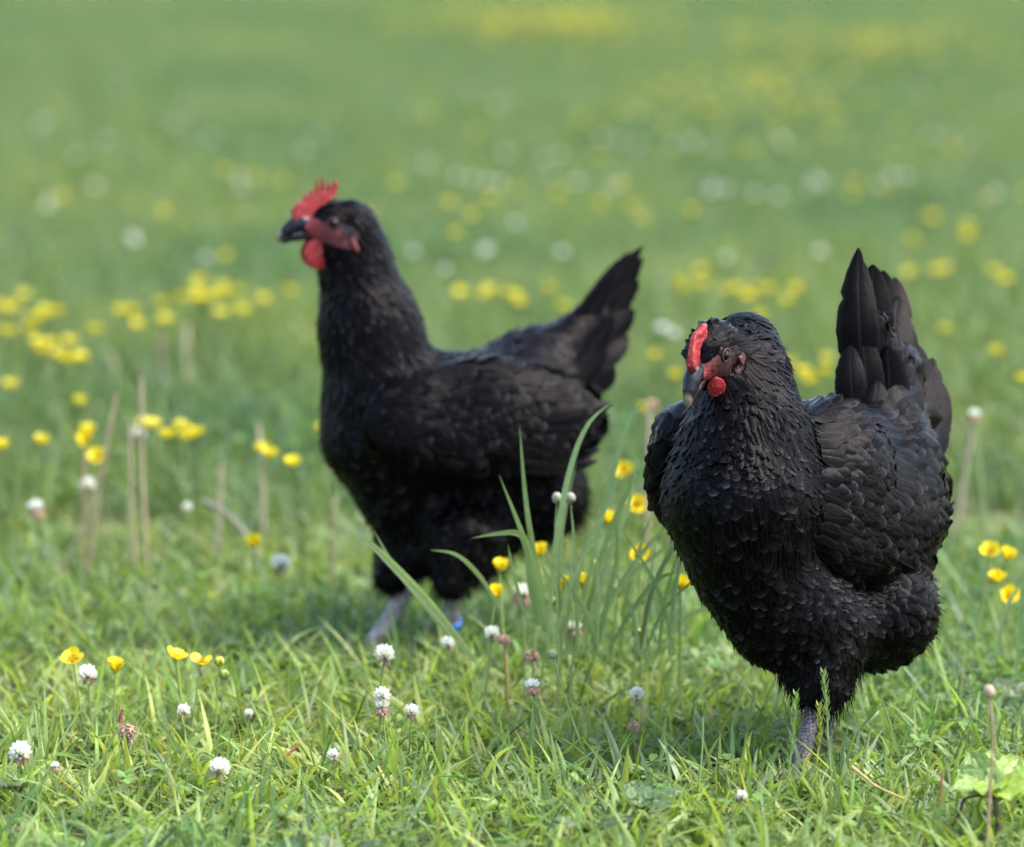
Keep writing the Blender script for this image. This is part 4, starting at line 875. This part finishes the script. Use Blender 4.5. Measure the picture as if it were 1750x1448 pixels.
# flowering grass spikes
def spike(pts_, d, y_head, label, col):
    P = curve([W(x, y, d) for x, y in pts_], 22); b = P[-1].copy(); b[2] = 0; t = empty('grass_spike', tuple(b), label, 'grass spike'); v, f, c, u = tube_np(P, np.linspace(.0006, .0012, 22), 6, col); obj('stem', mesh_np('stem', v, f, c, u), M_STEM, t, b)
    ps = []; n = 26
    for k in range(n):
        z = k / n; i = z * y_head * 21; p = P[int(i)] * (1 - i % 1) + P[min(21, int(i) + 1)] * (i % 1); a = k * 2.4; o_ = CR * math.cos(a) + CD * math.sin(a); L = .0065 * (.55 + .8 * math.sin(min(1, z * 1.6 + .2) * 2.2)); dirv = unit(CU * 1.0 + o_ * .55); C = p + dirv[None] * (np.linspace(-.1, 1, 4) * L)[:, None]; S = unit(np.cross(dirv, o_))[None] * (np.array([.3, 1, .8, .1]) * .0013)[:, None]
        ps.append(ribbons(C[None], S[None], o_[None, None] * (np.array([.1, .6, .5, 0]) * .001)[None, :, None], np.array([col]) * fr.uniform(.8, 1.3)))
    v, f, c, u = join_np(ps); o = obj('seed_head', mesh_np('seed_head', v, f, c, u), M_GRASS, t, b); return t
spike([(1407, 1148), (1412, 1200), (1415, 1260), (1420, 1320), (1421, 1350)], 3.2, .42, 'green seed spike in front of the right hen fluffy thigh', (.17, .25, .09))
spike([(1361, 1185), (1357, 1240), (1350, 1300), (1346, 1350), (1345, 1370)], 3.17, .5, 'green seed spike just left of the right hen leg', (.15, .24, .07))
spike([(1400, 1205), (1402, 1250), (1396, 1300), (1395, 1350)], 3.22, .6, 'short yellowish weed spike right of the right hen leg', (.25, .27, .05))
spike([(742, 1330), (746, 1380), (750, 1440), (751, 1470)], 3.06, .75, 'yellow green knobbly spike at the bottom middle of the foreground', (.32, .34, .06))
spike([(1200, 1205), (1201, 1260), (1196, 1330), (1194, 1360)], 3.15, .15, 'slim green stem with a blunt tip left of the right hen leg', (.17, .25, .09))

# leafy weed at lower right
def wleaf(b, tip, width, nrm, col, m=11):
    b, tip = np.asarray(b), np.asarray(tip); L = np.linalg.norm(tip - b); d = (tip - b) / L; n = unit(np.asarray(nrm) - np.dot(nrm, d) * d); s = np.cross(n, d); na = 9; t = np.linspace(0, 1, m); a = np.linspace(-1, 1, na)
    prof = np.sin(np.clip(t * .86 + .12, 0, 1) * math.pi) ** .65; prof[0] = .12; prof[-1] = .12; TT, AA = np.meshgrid(t, a, indexing='ij'); saw = 1 + .10 * np.where(np.abs(AA) > .99, np.where(np.arange(m)[:, None] % 2 == 0, 1, -.4), 0)
    hgt = .25 * np.abs(AA) * width * .5 - .28 * L * TT ** 2 + .0022 * np.sin(TT * 26 + np.abs(AA) * 5) * (1 - .3 * np.abs(AA)) + .0012 * np.sin(AA * 11 + TT * 9)
    V = b + d * (TT * L)[..., None] + s * (AA * saw * prof[:, None] * width / 2)[..., None] + n * hgt[..., None]; uv = np.stack([AA, TT], -1).reshape(-1, 2); return mesh_np('leaf', V.reshape(-1, 3), gquads(m, na), np.tile(np.array([col]), (m * na, 1)), uv)
dw = depth_at(1368, .040); wb = W(1700, 1368, dw); wg = wb * np.array([1, 1, 0]); wt_ = empty('leafy_weed', tuple(wg), 'bright green leafy weed with crinkled toothed leaves, low at the right', 'weed')
PXW = dw / F
for (dx, up, dep, wd, col, nn) in [(-68, 36, -.01, 62, (.20, .30, .10), (-.3, .9, -.5)), (-40, 86, .012, 58, (.22, .32, .12), (-.3, .6, -.8)), (8, 92, .02, 70, (.24, .34, .10), (0, .6, -.8)), (48, 80, .01, 64, (.24, .34, .09), (.2, .7, -.7)), (62, 34, -.012, 70, (.27, .36, .07), (.2, .8, -.6)), (15, 30, -.03, 78, (.26, .36, .08), (0, .85, -.5)), (-30, 42, -.03, 60, (.24, .34, .07), (-.2, .85, -.5)), (-58, 66, .005, 40, (.21, .31, .13), (-.3, .8, -.5))]:
    o = obj('leaf', wleaf(wb - CU * dep * .2 + CU * .004, wb + CR * dx * PXW + CU * up * PXW + CD * dep * 1.4, wd * PXW, basis(nn), tuple(k_ * x for k_, x in zip((.95, .98, .7), col))), M_LEAF, wt_, wg)
v, f, c, u = tube_np(np.stack([wg - [0, 0, .01], (wg + wb) / 2 + [.003, 0, 0], wb + CU * .004]), .0022, 8, (.16, .10, .06)); obj('stem', mesh_np('stem', v, f, c, u), M_STEM, wt_, wg)
# dark twigs and dead bits beside it
def twig(pts_, d, wd, label, col, name='twig'):
    P = curve([W(x, y, d) for x, y in pts_], 12); v, f, c, u = tube_np(P, wd / 2 * d / F * np.linspace(1, .5, 12) * (1 + .15 * np.sin(np.arange(12) * 2.1)), 6, col); o = obj(name, mesh_np(name, v, f, c, u), M_DRY); props(o, label, name.replace('_', ' '))
twig([(1625, 1412), (1640, 1390), (1650, 1365), (1690, 1358)], 3.08, 8, 'dark brown bent twig under the leafy weed', (.10, .05, .035))
twig([(1604, 1372), (1608, 1345), (1612, 1318)], 3.12, 7, 'short rusty dead stem left of the leafy weed', (.30, .15, .06))
twig([(1455, 1310), (1480, 1330), (1500, 1345), (1560, 1372)], 3.12, 6, 'thin straw coloured dead blade right of the right hen foot', (.42, .30, .14))
twig([(205, 1235), (207, 1222), (210, 1212)], 3.2, 9, 'dark red withered leaf tip behind the spiky tan clover', (.20, .05, .05))
twig([(230, 1000), (248, 993), (275, 998)], 4.2, 6, 'curved pale dead stem at the foot of the upright dry stalks', (.30, .24, .2))
twig([(490, 1290), (505, 1278), (510, 1270)], 3.15, 7, 'small rusty dead blade left of the tiny tilted clover', (.32, .13, .06))
# broad weed leaves in the front grass
wr_ = np.random.default_rng(9)
for i, (x, y, lab) in enumerate([(470, 1440, 'dark broad weed leaf at the bottom edge, centre left'), (1100, 1360, 'dull green broad weed leaf in the centre foreground'), (595, 1440, 'bluish broad weed leaf at the bottom edge left of centre'), (1740, 1170, 'large smooth blurred leaf at the right border behind the leafy weed'), (1010, 1400, 'pale oval weed leaf at the bottom right of centre'), (30, 1330, 'bluish broad weed leaf near the left border below a clover')]):
    b = Wz(x, y + 25, 0.024); t = empty('broad_leaf_weed', (b[0], b[1], 0), lab, 'weed')
    for k in range(3 if i != 3 else 2):
        a = wr_.uniform(0, 6.28); dv = np.array([math.cos(a), math.sin(a), .75]); obj('leaf', wleaf(b, b + unit(dv) * wr_.uniform(.028, .042), wr_.uniform(.014, .022), np.array([0, -.3, 1.]), np.array([.10, .16, .07]) * wr_.uniform(.8, 1.3)), M_LEAF, t, (b[0], b[1], 0))
